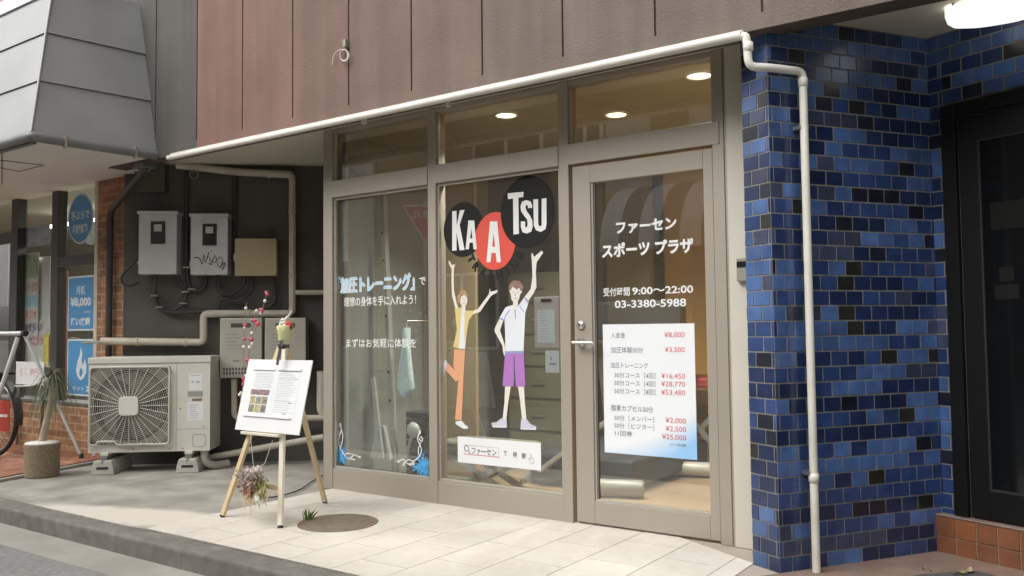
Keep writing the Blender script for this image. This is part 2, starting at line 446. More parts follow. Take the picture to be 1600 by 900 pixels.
class MB:
    def __init__(self):
        self.v, self.f, self.m, self.s, self.c = [], [], [], [], []
    def add(self, vs, fs, m=0, smooth=False, col=None):
        k = len(self.v)
        self.v += [Vc(p) for p in vs]
        for f in fs:
            self.f.append([k + i for i in f])
            self.m.append(m); self.s.append(smooth); self.c.append(col)
        return self
    def obox(self, o, u, v, n, a, b, c, m=0, col=None):
        P = [o + u * x + v * y + n * z for z in c for y in b for x in a]
        F = [(0, 2, 3, 1), (4, 5, 7, 6), (0, 1, 5, 4), (2, 6, 7, 3), (0, 4, 6, 2), (1, 3, 7, 5)]
        if u.cross(v).dot(n) * (a[1] - a[0]) * (b[1] - b[0]) * (c[1] - c[0]) < 0:
            F = [f[::-1] for f in F]
        return self.add(P, F, m, col=col)
    def box(self, x0, x1, y0, y1, z0, z1, m=0, col=None):
        return self.obox(Vc((0, 0, 0)), UX, UY, UZ, (x0, x1), (y0, y1), (z0, z1), m, col)
    def bar(self, p0, p1, w, d, m=0, side=None):
        p0, p1 = Vc(p0), Vc(p1)
        t = p1 - p0; L = t.length; t.normalize()
        s = side if side is not None else (UX if abs(t.z) > 0.7 else UZ)
        s = (s - t * s.dot(t)).normalized()
        q = t.cross(s)
        return self.obox(p0, s, q, t, (-w / 2, w / 2), (-d / 2, d / 2), (0, L), m)
    def prism(self, pts, vec, m=0, col=None):
        n = len(pts)
        pts = [Vc(p) for p in pts]; vec = Vc(vec)
        nrm = Vc((0, 0, 0))
        for i in range(n):
            nrm += pts[i].cross(pts[(i + 1) % n])
        if nrm.dot(vec) < 0: pts = pts[::-1]
        P = pts + [p + vec for p in pts]
        F = [tuple(range(n))[::-1], tuple(range(n, 2 * n))] + [(i, (i + 1) % n, n + (i + 1) % n, n + i) for i in range(n)]
        return self.add(P, F, m, col=col)
    def poly(self, pts, m=0, col=None):
        return self.add(pts, [tuple(range(len(pts)))], m, col=col)
    def tube(self, pts, r, n=8, m=0, closed=False, cap=True, smooth=True, flat=None):
        pts = [Vc(p) for p in pts]
        N = len(pts)
        rs = r if isinstance(r, (list, tuple)) else [r] * N
        P = []
        t0 = (pts[1] - pts[0]).normalized()
        up = UZ if abs(t0.z) < 0.9 else UX
        a = (up - t0 * up.dot(t0)).normalized()
        for i in range(N):
            if closed: t = pts[(i + 1) % N] - pts[i - 1]
            else: t = pts[min(i + 1, N - 1)] - pts[max(i - 1, 0)]
            if t.length < 1e-9: t = t0.copy()
            t.normalize()
            a = a - t * a.dot(t)
            a.normalize()
            b = t.cross(a)
            for k in range(n):
                th = 2 * math.pi * k / n
                P.append(pts[i] + (a * math.cos(th) + b * math.sin(th)) * rs[i])
        F = []
        for i in range(N if closed else N - 1):
            j = (i + 1) % N
            for k in range(n):
                F.append((i * n + k, i * n + (k + 1) % n, j * n + (k + 1) % n, j * n + k))
        self.add(P, F, m, smooth)
        if cap and not closed:
            self.add(P[:n], [tuple(range(n))[::-1]], m)
            self.add(P[-n:], [tuple(range(n))], m)
        return self
    def lathe(self, c, prof, n=24, m=0, u=UX, v=UY, w=UZ, smooth=True):
        P = []
        for r, z in prof:
            for k in range(n):
                th = 2 * math.pi * k / n
                P.append(c + u * (r * math.cos(th)) + v * (r * math.sin(th)) + w * z)
        F = []
        for i in range(len(prof) - 1):
            for k in range(n):
                F.append((i * n + k, i * n + (k + 1) % n, (i + 1) * n + (k + 1) % n, (i + 1) * n + k))
        self.add(P, F, m, smooth)
        if prof[0][0] > 1e-6: self.add(P[:n], [tuple(range(n))[::-1]], m)
        if prof[-1][0] > 1e-6: self.add(P[-n:], [tuple(range(n))], m)
        return self
    def ball(self, c, r, m=0, n=10, sc=(1, 1, 1), jit=0):
        P, F = [], []
        h = max(4, n // 2 + 1)
        for i in range(h + 1):
            ph = math.pi * i / h
            for k in range(n):
                th = 2 * math.pi * k / n
                q = 1 + rng.uniform(-jit, jit)
                P.append(Vc(c) + Vc((sc[0] * math.sin(ph) * math.cos(th), sc[1] * math.sin(ph) * math.sin(th), sc[2] * math.cos(ph))) * r * q)
        for i in range(h):
            for k in range(n):
                F.append((i * n + k, (i + 1) * n + k, (i + 1) * n + (k + 1) % n, i * n + (k + 1) % n))
        return self.add(P, F, m, True)
    def text(self, body, P0, u, v, W, H, m=0, bold=0.0, d=0.0):
        cu = bpy.data.curves.new('t', 'FONT')
        cu.body = body
        cu.offset = bold
        cu.resolution_u = 3
        o = bpy.data.objects.new('t', cu)
        COL.objects.link(o)
        bpy.context.view_layer.update()
        me = o.to_mesh()
        vs = [p.co.copy() for p in me.vertices]
        fs = [tuple(p.vertices) for p in me.polygons]
        if vs:
            x0, x1 = min(p.x for p in vs), max(p.x for p in vs)
            y0, y1 = min(p.y for p in vs), max(p.y for p in vs)
            sx = W / max(x1 - x0, 1e-6); sy = H / max(y1 - y0, 1e-6)
            nn = Vc(u).cross(Vc(v)).normalized()
            P = [Vc(P0) + Vc(u) * ((p.x - x0) * sx) + Vc(v) * ((p.y - y0) * sy) + nn * d for p in vs]
            self.add(P, fs, m)
        o.to_mesh_clear()
        bpy.data.objects.remove(o)
        bpy.data.curves.remove(cu)
        return self
    def build(self, name, mats, parent=None, bevel=0.0, label=None, cat=None, group=None, kind=None, seg=2, weld=False):
        if not isinstance(mats, (list, tuple)): mats = [mats]
        mats = [MT[x] if isinstance(x, str) else x for x in mats]
        og = Vc((0, 0, 0))
        if parent is not None:
            p = parent
            while p is not None:
                if p.name in ORG: og = ORG[p.name]
                p = p.parent
        me = bpy.data.meshes.new(name)
        vs = self.v
        if parent is None and kind is None and vs:
            lo = Vc([min(p[i] for p in vs) for i in range(3)]); hi = Vc([max(p[i] for p in vs) for i in range(3)])
            og = Vc(((lo.x + hi.x) / 2, (lo.y + hi.y) / 2, lo.z))
        me.from_pydata([p - og for p in vs], [], self.f)
        for mm in mats: me.materials.append(mm)
        me.polygons.foreach_set('material_index', self.m)
        me.polygons.foreach_set('use_smooth', self.s)
        if any(c is not None for c in self.c):
            at = me.color_attributes.new('tone', 'FLOAT_COLOR', 'CORNER')
            for p, c in zip(me.polygons, self.c):
                c = c or (0.3, 0.3, 0.3)
                for li in p.loop_indices: at.data[li].color = (*c, 1)
        me.validate()
        if weld:
            bm = bmesh.new(); bm.from_mesh(me)
            bmesh.ops.remove_doubles(bm, verts=bm.verts, dist=1e-5)
            bm.to_mesh(me); bm.free()
        me.update()
        o = bpy.data.objects.new(name, me)
        COL.objects.link(o)
        if parent is not None: o.parent = parent
        else:
            o.location = og
            ORG[o.name] = og
        if bevel:
            bm = bmesh.new(); bm.from_mesh(me)
            bmesh.ops.remove_doubles(bm, verts=bm.verts, dist=1e-6)
            es = [e for e in bm.edges if len(e.link_faces) == 2 and e.calc_face_angle(0) > 0.6]
            try:
                bmesh.ops.bevel(bm, geom=es, offset=bevel, segments=seg, affect='EDGES', clamp_overlap=True, profile=0.5)
            except Exception:
                pass
            bm.to_mesh(me); bm.free()
        return props(o, label, cat, group, kind)

def copy_thing(o, delta, label=None):
    c = o.copy(); COL.objects.link(c)
    c.location = Vc(o.location) + Vc(delta)
    if label: c['label'] = label
    ORG[c.name] = Vc(c.location)
    for ch in list(o.children):
        d = ch.copy(); COL.objects.link(d); d.parent = c
        for g in list(ch.children):
            e = g.copy(); COL.objects.link(e); e.parent = d
    return c

def fillet(pts, r, n=5):
    pts = [Vc(p) for p in pts]
    out = [pts[0]]
    for i in range(1, len(pts) - 1):
        a, b, c = pts[i - 1], pts[i], pts[i + 1]
        d1, d2 = (a - b), (c - b)
        rr = min(r, d1.length * 0.48, d2.length * 0.48)
        p, q = b + d1.normalized() * rr, b + d2.normalized() * rr
        for k in range(n + 1):
            t = k / n
            out.append(p * (1 - t) ** 2 + b * (2 * t * (1 - t)) + q * t * t)
    out.append(pts[-1])
    return out
def spline(pts, n=6):
    pts = [Vc(p) for p in pts]
    out = []
    for i in range(len(pts) - 1):
        p0, p1, p2, p3 = pts[max(i - 1, 0)], pts[i], pts[i + 1], pts[min(i + 2, len(pts) - 1)]
        for k in range(n):
            t = k / n
            out.append(0.5 * ((2 * p1) + (p2 - p0) * t + (2 * p0 - 5 * p1 + 4 * p2 - p3) * t * t + (3 * p1 - p0 - 3 * p2 + p3) * t ** 3))
    out.append(pts[-1])
    return out

# ================================================================ SETTING
def clip(poly, region):
    # clip a polygon (2D list) by a convex counter-clockwise region
    out = poly
    for i in range(len(region)):
        a, b = region[i], region[(i + 1) % len(region)]
        inp, out = out, []
        if not inp: break
        side = lambda p: (b[0] - a[0]) * (p[1] - a[1]) - (b[1] - a[1]) * (p[0] - a[0])
        for j in range(len(inp)):
            p, q = inp[j - 1], inp[j]
            sp, sq = side(p), side(q)
            if (sp >= 0) != (sq >= 0):
                t = sp / (sp - sq)
                out.append((p[0] + (q[0] - p[0]) * t, p[1] + (q[1] - p[1]) * t))
            if sq >= 0: out.append(q)
    return out
def area(p):
    return abs(sum(p[i - 1][0] * p[i][1] - p[i][0] * p[i - 1][1] for i in range(len(p)))) / 2
def jit(c, a):
    k = 1 + rng.uniform(-a, a)
    return tuple(x * k for x in c)

YK = 2.75                                      # back edge of the kerb
MB().box(-200, 200, -200, 200, -0.5, -0.3).build('ground', 'asphalt', kind='structure')
MB().box(-60, 30, -2.45, 2.34, -0.3, -0.104).build('road', 'asphalt', kind='structure')
MB().box(-60, 30, 2.34, 2.62, -0.3, -0.1).build('gutter_pavement', 'gutterc', kind='structure')
MB().box(-60, 30, -4, -2.45, -0.3, 0.0).build('opposite_pavement', 'gutterc', kind='structure')
kb = MB()
kb.box(-30, 6, 2.60, YK - 0.002, -0.25, 0.004)
kbo = kb.build('kerb', ['kerb', 'gutterc'], kind='structure', bevel=0.02, seg=3)
kj = MB()
x = -29.7
while x < 6:
    kj.box(x, x + 0.005, 2.5985, 2.72, -0.2, -0.017)
    kj.box(x, x + 0.005, 2.621, 2.74, -0.02, 0.0055)
    x += 0.6
kj.build('joint', 'grout', kbo)
MB().box(-40, 8, YK, 12, -0.3, 0.0).build('pavement', 'pavement', kind='structure')

# cream slabs in front of the shop
TX = -4.46
reg = [(TX, YK + 0.004), (-0.55, YK + 0.004), (-1.24, 3.80), (-1.39, 3.885), (-1.39, 4.22), (TX, 4.22)]
tp = MB()
tp.add([(p[0], p[1], 0.003) for p in reg], [tuple(range(len(reg)))], 1)
cw, ch, g = 0.297, 0.40, 0.0045
ix = 0
x = TX
while x < -0.4:
    y = 2.35 - (ix % 2) * ch * 0.5
    while y < 4.3:
        q = clip([(x + g / 2, y + g / 2), (x + cw - g / 2, y + g / 2), (x + cw - g / 2, y + ch - g / 2), (x + g / 2, y + ch - g / 2)], reg)
        if len(q) > 2 and area(q) > 2e-4:
            tp.prism([(a, b, 0.0035) for a, b in q], (0, 0, 0.0035), 0, jit((0.665, 0.62, 0.545), 0.045))
        y += ch
    x += cw
    ix += 1
tp.build('slab_pavement', ['cream', 'joint'], kind='structure')

# red brick forecourt of the neighbour
a, b = onZ(0, 752), onZ(135, 726)
dd = (b - a); dd.normalize()
pA, pB = a - dd * 0.31, b + dd * 0.35
rp_ = MB()
rp_.prism([(pA.x, pA.y, 0.0), (pB.x, pB.y, 0), (-7.1, 4.2, 0), (-20, 4.2, 0), (-20, pA.y, 0)], (0, 0, 0.03))
rp_.build('red_pavement', 'redpave', kind='structure')
nb = Vc((dd.y, -dd.x, 0)) * 0.05
MB().prism([pA, pA + nb, pB + nb, pB], (0, 0, 0.022)).build('edging_pavement', 'gutterc', kind='structure')

# terracotta strip and dark asphalt before the tiled entrance
PC = Vc((-1.241, 3.805, 0))                                       # pilaster corner
RD = Vc((math.cos(math.radians(56.5)), math.sin(math.radians(56.5)), 0))
RN = Vc((RD.y, -RD.x, 0))
PI_ = PC + RD * 0.958                                             # inner corner
DD = Vc((math.cos(math.radians(-23)), math.sin(math.radians(-23)), 0))
DN = Vc((DD.y, -DD.x, 0))
q = [PC + RN * 0.0, PI_, PI_ + DD * 2.2, PI_ + DD * 2.2 + DN * 0.16, PI_ + DD * 0.28 + DN * 0.2, PC + RD * 0.55 + RN * 0.26, PC + RN * 0.32 - RD * 0.55, PC - RD * 0.62 + RN * 0.02]
MB().prism([p + UZ * 0.001 for p in q], (0, 0, 0.004)).build('terracotta_pavement', 'terracap', kind='structure')
q = [PC + RN * 0.32 - RD * 0.55, PC + RD * 0.55 + RN * 0.26, PI_ + DD * 0.28 + DN * 0.2, PI_ + DD * 2.2 + DN * 0.16, PI_ + DD * 2.2 + DN * 1.6, Vc((-0.6, 2.76, 0))]
MB().prism([p + UZ * 0.0005 for p in q], (0, 0, 0.003)).build('asphalt_pavement', 'asphalt2', kind='structure')

# ================================================================ GYM BUILDING
YG, YGL, YF, ZS = 4.135, 4.185, 3.72, 2.52
gym = thing('gym_building', 'brown stucco building with bronze glazed shopfront and blue tiled entrance', 'building', (-3, 4.2, 0))
# upper wall: stucco panels with vertical grooves
up = MB()
GX = [-5.42 + 0.524 * k for k in range(-1, 16)]
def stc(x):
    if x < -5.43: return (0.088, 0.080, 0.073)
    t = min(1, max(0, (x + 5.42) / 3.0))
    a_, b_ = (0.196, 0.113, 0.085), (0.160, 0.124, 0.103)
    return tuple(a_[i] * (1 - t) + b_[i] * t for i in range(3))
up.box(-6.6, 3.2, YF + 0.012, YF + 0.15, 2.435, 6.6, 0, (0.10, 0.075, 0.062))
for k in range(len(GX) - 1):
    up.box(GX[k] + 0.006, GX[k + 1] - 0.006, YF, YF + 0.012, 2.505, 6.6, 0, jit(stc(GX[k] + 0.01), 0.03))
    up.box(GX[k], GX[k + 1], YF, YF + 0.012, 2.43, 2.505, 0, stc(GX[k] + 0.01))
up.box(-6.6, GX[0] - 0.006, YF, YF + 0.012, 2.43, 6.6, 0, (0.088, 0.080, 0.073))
up.build('upper_wall', 'stucco', gym)
MB().box(-6.6, 3.2, YF + 0.16, 8.4, 2.60, 6.6).build('upper_storey', 'darkwall', gym)
MB().box(-6.6, 3.2, YF + 0.151, 8.4, ZS + 0.002, 2.596).build('soffit', 'soffit', gym)
# eave gutter along the wall foot
ga, gb = onY(263, 247, 3.685), onY(1158, 55, 3.685)
gut = MB()
gut.tube([ga, gb], 0.0195, 12)
gut.box(ga.x, gb.x, 3.70, 3.722, ga.z - 0.005, gb.z + 0.03)
gu = gut.build('gutter', 'white_pipe', gym)
for px, py in ((566, 200), (698, 172)):
    c = onY(px, py, 3.73)
    MB().box(c.x - 0.012, c.x + 0.012, 3.735, 3.76, 2.375, 2.432).build('gutter_clip', 'white_pipe', gu)
# dark recess wall
WA = math.radians(40)
WT, WN = Vc((math.cos(WA), math.sin(WA), 0)), Vc((math.sin(WA), -math.cos(WA), 0))
WP = Vc((-6.802, 3.954, 0))
def wpt(px, py, off=0.0):
    return onPl(px, py, WP + WN * off, WN)
MB().obox(WP, WT, UZ, WN, (0.02, 4.2), (0, ZS), (-0.12, 0)).build('recess_wall', 'darkwall', gym)
MB().box(TX - 0.06, TX - 0.004, YG + 0.1, 7.6, 0, ZS).build('side_wall', 'darkwall', gym)

# interior shell
MB().box(TX, -1.33, YGL + 0.05, 7.5, 0.0, 0.02).build('gym_floor', 'gymfloor', kind='structure')
iw = MB()
iw.box(TX, TX + 0.03, YG + 0.12, 7.5, 0.02, 2.51)
iw.build('side_room_wall', 'intgrey', gym)
MB().box(TX + 0.03, -1.33, 7.4, 7.5, 0.02, 2.51).build('back_room_wall', 'intwall', gym)
MB().box(-1.40, -1.33, YG + 0.12, 7.4, 0.02, 2.51).build('entrance_room_wall', 'ochre', gym)
MB().box(TX + 0.03, -1.40, YG + 0.11, 7.4, 2.505, 2.516).build('room_ceiling', 'ceil', gym)

# shopfront frame: posts, bars; each window is one part with its panes and lettering
X1, X2, X3, X4 = -4.534, -3.563, -2.572, -1.60
PW_ = 0.066
def glazed(x0, x1, name, zbot, ztr, first=False):
    f = MB()
    f.box(x0, x0 + (0.09 if first else PW_), YG, YG + 0.1, 0.004, ZS)                  # post
    a0, a1 = x0 + (0.09 if first else PW_), x1
    f.box(a0, a1, YG + 0.004, YG + 0.098, 0.004, zbot)                                # bottom rail
    f.box(a0 - 0.002, a1 + 0.001, YG - 0.007, YG + 0.096, 2.03, 2.148)                        # transom
    f.box(a0, a1, YG + 0.006, YG + 0.096, ZS - 0.03, ZS - 0.001)
    for z in (zbot, 2.03 - 0.018):                                                     # glazing beads
        f.box(a0 + 0.001, a1 - 0.001, YG + 0.016, YG + 0.034, z, z + 0.018, 1)
    f.box(a0, a0 + 0.016, YG + 0.017, YG + 0.036, zbot + 0.018, 2.012, 1)
    f.box(a1 - 0.014, a1, YG + 0.017, YG + 0.036, zbot + 0.018, 2.012, 1)
    f.box(a0, a0 + 0.014, YG + 0.017, YG + 0.036, 2.148, ZS - 0.03, 1)
    w_ = f.build(name, ['alu', 'alu_in'], gym, bevel=0.002, seg=1)
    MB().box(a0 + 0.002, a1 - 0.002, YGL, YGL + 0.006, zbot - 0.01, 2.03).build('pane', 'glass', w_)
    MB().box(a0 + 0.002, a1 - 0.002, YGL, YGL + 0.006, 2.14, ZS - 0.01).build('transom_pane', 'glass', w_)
    return w_
win1 = glazed(X1, X2, 'window', 0.147, 2.03, True)
win2 = glazed(X2, X3, 'window', 0.147, 2.03)
# door bay
f = MB()
f.box(X3, X3 + PW_, YG, YG + 0.1, 0.004, ZS)
f.box(X3 + PW_, X4 - 0.002, YG - 0.007, YG + 0.096, 2.03, 2.148)
f.box(X3 + PW_, X4 - 0.002, YG + 0.006, YG + 0.096, ZS - 0.03, ZS - 0.001)
f.box(X4 - 0.042, X4 + 0.02, YG - 0.002, YG + 0.1, 0.004, ZS)
f.box(X4 + 0.02, -1.565, YG + 0.004, YG + 0.1, 0.004, ZS)
f.box(X3 + PW_, X4 - 0.042, YG + 0.03, YG + 0.1, 0.004, 0.014)
f.box(X3 + PW_, X3 + PW_ + 0.014, YG + 0.017, YG + 0.036, 2.148, ZS - 0.03, 1)
tw = f.build('transom_window', ['alu', 'alu_in'], gym, bevel=0.002, seg=1)
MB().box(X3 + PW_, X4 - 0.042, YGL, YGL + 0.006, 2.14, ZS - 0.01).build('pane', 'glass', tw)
d = MB()
dx0, dx1 = -2.487, -1.648
gx0, gx1 = -2.372, -1.700
gz0, gz1 = 0.140, 1.915
d.box(dx0, gx0, YG + 0.012, YG + 0.06, 0.018, 2.016)
d.box(gx1, dx1, YG + 0.012, YG + 0.06, 0.018, 2.016)
d.box(gx0, gx1, YG + 0.0125, YG + 0.0595, 0.018, gz0)
d.box(gx0, gx1, YG + 0.0125, YG + 0.0595, gz1, 2.016)
d.box(gx0, gx0 + 0.012, YG + 0.020, YG + 0.04, gz0, gz1, 1)
d.box(gx0 + 0.012, gx0 + 0.02, YG + 0.024, YG + 0.042, gz0, gz1, 2)
d.box(gx0, gx1, YG + 0.02, YG + 0.041, gz0, gz0 + 0.012, 1)
door = d.build('door', ['alu', 'alu_in', 'rubber'], gym, bevel=0.002, seg=1)
YDG = YG + 0.036
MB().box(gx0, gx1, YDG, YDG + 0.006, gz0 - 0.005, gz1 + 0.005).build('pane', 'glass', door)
hc = onY(908, 535, YG)
h = MB()
h.lathe(Vc((hc.x - 0.004, YG + 0.012, hc.z)), [(0.026, 0), (0.026, 0.008), (0.012, 0.012), (0.012, 0.045)], 16, w=-UY, v=UZ)
h.tube(fillet([(hc.x - 0.004, YG - 0.03, hc.z), (hc.x - 0.035, YG - 0.036, hc.z), (hc.x + 0.095, YG - 0.036, hc.z - 0.002)], 0.01)[-1:] + [(hc.x - 0.035, YG - 0.036, hc.z)], 0.010, 10)
h.build('handle', 'chrome', door)
MB().lathe(Vc((hc.x - 0.004, YG + 0.012, hc.z + 0.098)), [(0.024, 0), (0.024, 0.010), (0.019, 0.014), (0.006, 0.016), (0.006, 0.018)], 16, w=-UY, v=UZ).build('lock', 'chrome', door)
# cream panel beside the door
MB().box(-1.563, -1.375, YG - 0.012, YG + 0.1, 0.004, ZS).build('cream_panel', 'wstrip', gym, bevel=0.003, seg=1)

# ---- blue tiles
PAL = [((0.016, 0.028, 0.082), 28), ((0.026, 0.052, 0.150), 27), ((0.062, 0.120, 0.280), 40), ((0.014, 0.016, 0.028), 11), ((0.045, 0.055, 0.10), 7), ((0.022, 0.022, 0.021), 4)]
def pick(lo):
    t = rng.uniform(0, sum(w for c, w in PAL))
    for c, w in PAL:
        t -= w
        if t <= 0: break
    return jit(c, 0.2)
TW, TH, TG = 0.0995, 0.0700, 0.0055
def tile_face(mb, o, u, n, L, z0, z1, hole=None, shift=0.0, slab=0.05, Wt=TW):
    if hole:
        mb.obox(o, u, UZ, n, (0, hole[0]), (z0, z1), (-slab, 0), 1)
        mb.obox(o, u, UZ, n, (hole[0], L), (hole[3], z1), (-slab, 0), 1)
    else:
        mb.obox(o, u, UZ, n, (0, L), (z0, z1), (-slab, 0), 1)
    rows = int((z1 - z0) / TH) + 1
    run = None
    for r in range(rows):
        za = z0 + r * TH + TG / 2
        zb = min(z0 + (r + 1) * TH - TG / 2, z1)
        if zb - za < 0.008: continue
        x = -Wt * (0.5 if r % 2 else 0) - shift
        while x < L:
            xa, xb = max(x + TG / 2, 0.001), min(x + Wt - TG / 2, L - 0.001)
            x += Wt
            if xb - xa < 0.006: continue
            if hole and xb > hole[0] and xa < hole[1] and zb > hole[2] and za < hole[3]: continue
            if run is None or max(run) < 0.04 or rng.random() > 0.45: run = pick(0)
            c = jit(run, 0.12)
            e = rng.uniform(-0.0009, 0.0009); g_ = rng.uniform(-0.0009, 0.0009)
            P = [o + u * xa + UZ * za + n * (0.003 + e), o + u * xb + UZ * za + n * (0.003 - e + g_), o + u * xb + UZ * zb + n * (0.003 - e - g_), o + u * xa + UZ * zb + n * (0.003 + e - g_ * 0.5)]
            B = [p - n * 0.004 - n * (p - o).dot(n) * 0 for p in P]
            bev = 0.0018
            ctr = sum(P, Vc((0, 0, 0))) / 4
            P2 = [p + (u * (1 if (ctr - p).dot(u) > 0 else -1) + UZ * (1 if ctr.z > p.z else -1)) * bev for p in P]
            B = [p - n * 0.0045 for p in P]
            mb.add(P2 + B, [(0, 1, 2, 3), (4, 5, 1, 0), (5, 6, 2, 1), (6, 7, 3, 2), (7, 4, 0, 3)], 0, False, c)
ZT = 2.56
LD = Vc((-math.cos(math.radians(27)), math.sin(math.radians(27)), 0))         # left face, going back
LE = PC + LD * 0.165
tm = MB()
ln = Vc((-LD.y, LD.x, 0))
if ln.y > 0: ln = -ln
tile_face(tm, LE, -LD, ln, 0.165, 0.0, ZT, slab=0.02)
tile_face(tm, LE + Vc((0, 0.35, 0)), Vc((0, -1, 0)), Vc((-1, 0, 0)), 0.35, 0.0, ZT, slab=0.02)
tile_face(tm, PC, RD, RN, 0.985, 0.0, ZT, shift=0.03, slab=0.05)
tm.build('pilaster_tiles', ['tile', 'grout'], gym)
# front wall of the entrance, with the dark door
dl0 = 0.068                                                                      # tile strip left of the frame
ztop = 2.158
DO = PI_ + RD * 0.02
t2 = MB()
tile_face(t2, DO, DD, DN, dl0, 0.0, ZT, slab=0.004)
tile_face(t2, DO + DD * dl0, DD, DN, 2.3, 31 * TH, ZT, slab=0.004)
tile_face(t2, DO + DD * 1.752, DD, DN, 0.6, 0.0, 31 * TH, slab=0.004)
t2.build('entrance_tiles', ['tile', 'grout'], gym)
MB().obox(DO, DD, UZ, DN, (-0.3, 2.6), (0, 2.58), (-0.2, -0.0045)).build('entrance_wall', 'darkwall', gym)
MB().obox(PC, RD, UZ, RN, (0.06, 0.95), (0, 2.55), (-0.14, -0.051)).build('pilaster_core', 'darkwall', gym)
# raised step with terracotta tiles
st = MB()
SO = PI_ - RD * 0.035
st.obox(SO, DD, UZ, DN, (0.004, 2.4), (0, 0.178), (-0.08, -0.006), 1)
st.obox(SO, DD, UZ, DN, (0.002, 2.4), (0.178, 0.184), (-0.08, 0.002), 2)
for r in range(2):
    for k in range(24):
        za, zb = (0.004, 0.080) if r == 0 else (0.086, 0.174)
        st.obox(SO, DD, UZ, DN, (0.004 + k * 0.0985, 0.0965 + k * 0.0985), (za, zb), (-0.006, 0), 0, jit(((0.20, 0.075, 0.036) if rng.random() > .25 else (0.25, 0.085, 0.034)), 0.18))
st.build('entrance_step', ['terra', 'terragrout', 'terracap'], gym, bevel=0.0015, seg=1)
# dark door of the tiled entrance
bd = MB()
bd.obox(DO, DD, UZ, DN, (dl0, 0.135), (0.184, ztop), (-0.01, 0.022))
bd.obox(DO, DD, UZ, DN, (0.135, 1.68), (ztop - 0.065, ztop), (-0.01, 0.021))
bd.obox(DO, DD, UZ, DN, (1.68, 1.75), (0.184, ztop), (-0.01, 0.022))
bd.obox(DO, DD, UZ, DN, (0.145, 0.235), (0.19, ztop - 0.075), (-0.01, 0.010))
bd.obox(DO, DD, UZ, DN, (1.58, 1.67), (0.19, ztop - 0.075), (-0.01, 0.010))
bd.obox(DO, DD, UZ, DN, (0.235, 1.58), (0.19, 0.325), (-0.01, 0.009))
bd.obox(DO, DD, UZ, DN, (0.235, 1.58), (1.965, ztop - 0.075), (-0.01, 0.009))
blk = bd.build('dark_door', 'black', gym, bevel=0.002, seg=1)
MB().obox(DO, DD, UZ, DN, (0.23, 1.585), (0.32, 1.97), (-0.006, -0.002)).build('door_glass', 'darkglass', blk)
tr = MB()
tr.obox(DO, DD, UZ, DN, (0.235, 0.243), (0.325, 1.965), (-0.002, 0.006))
tr.obox(DO, DD, UZ, DN, (0.243, 1.58), (0.325, 0.333), (-0.002, 0.006))
tr.obox(DO, DD, UZ, DN, (0.243, 1.58), (1.957, 1.965), (-0.002, 0.006))
tr.build('glass_trim', mat('dull_trim', (0.035, 0.033, 0.03), 0.6, spec=0.2), blk)
def dpt(px, py, off=0.0):
    return onPl(px, py, DO + DN * off, DN)
DPL = mat('grey_notice_paper', (0.013, 0.013, 0.012), 0.9, spec=0.1)
for q in ((1548, 305, 1640, 360), (1562, 416, 1584, 440), (1554, 444, 1592, 468)):
    a, b = dpt(q[0], q[3]), dpt(q[2], q[1])
    s0, s1 = (a - DO).dot(DD), (b - DO).dot(DD)
    MB().obox(DO, DD, UZ, DN, (s0, s1), (a.z, b.z), (-0.0018, -0.0008)).build('door_notice', DPL, blk)
# ceiling of the entrance
MB().prism([PC - RD * 0.05 + RN * 0.0 + UZ * 2.545, PI_ - DN * 0.1 + UZ * 2.545, PI_ + DD * 2.4 - DN * 0.1 + UZ * 2.545, Vc((2.2, 3.875, 2.545)), Vc((-1.2, 3.875, 2.545))], (0, 0, -0.02)).build('entrance_ceiling', 'soffit', gym)
# white downpipe round the pilaster
dp = MB()
pts = [onY(1159, 56, 3.68), onY(1166, 57, 3.68), onY(1168, 80, 3.68)]
e1 = onY(1170, 108, 3.68)
OFF = PC + RN * 0.055
e3 = onPl(1254, 108, OFF, RN)
e2 = onPl(1206, 97, PC + RN * 0.055 - UY * 0.0, RN)
e2 = Vc((e2.x - 0.01, e2.y - 0.01, (e1.z + e3.z) / 2 + 0.0))
e4 = onPl(1264, 893, OFF, RN)
e1.z = e3.z = e2.z = (e1.z + e3.z) / 2
e4.x, e4.y, e4.z = e3.x, e3.y, 0.006
dp.tube(fillet([pts[0], onY(1166, 57, 3.68), e1, e2, e3, e4], 0.035, 6), 0.0185, 12)
for zz, p in ((e3.z - 0.05, e3), (0.42, e3)):
    dp.lathe(Vc((p.x, p.y, zz)), [(0.0185, -0.02), (0.0225, -0.018), (0.0225, 0.018), (0.0185, 0.02)], 14)
dp.lathe(Vc((e1.x, e1.y, e1.z + 0.09)), [(0.0185, -0.02), (0.0225, -0.018), (0.0225, 0.018), (0.0185, 0.02)], 14)
dpo = dp.build('downpipe', 'white_pipe', gym)
for zz in (0.44, 2.0):
    b_ = MB()
    b_.obox(Vc((e3.x, e3.y, zz)), RD, UZ, RN, (-0.024, 0.024), (-0.009, 0.009), (-0.05, 0.003))
    b_.build('pipe_bracket', 'chrome', dpo)

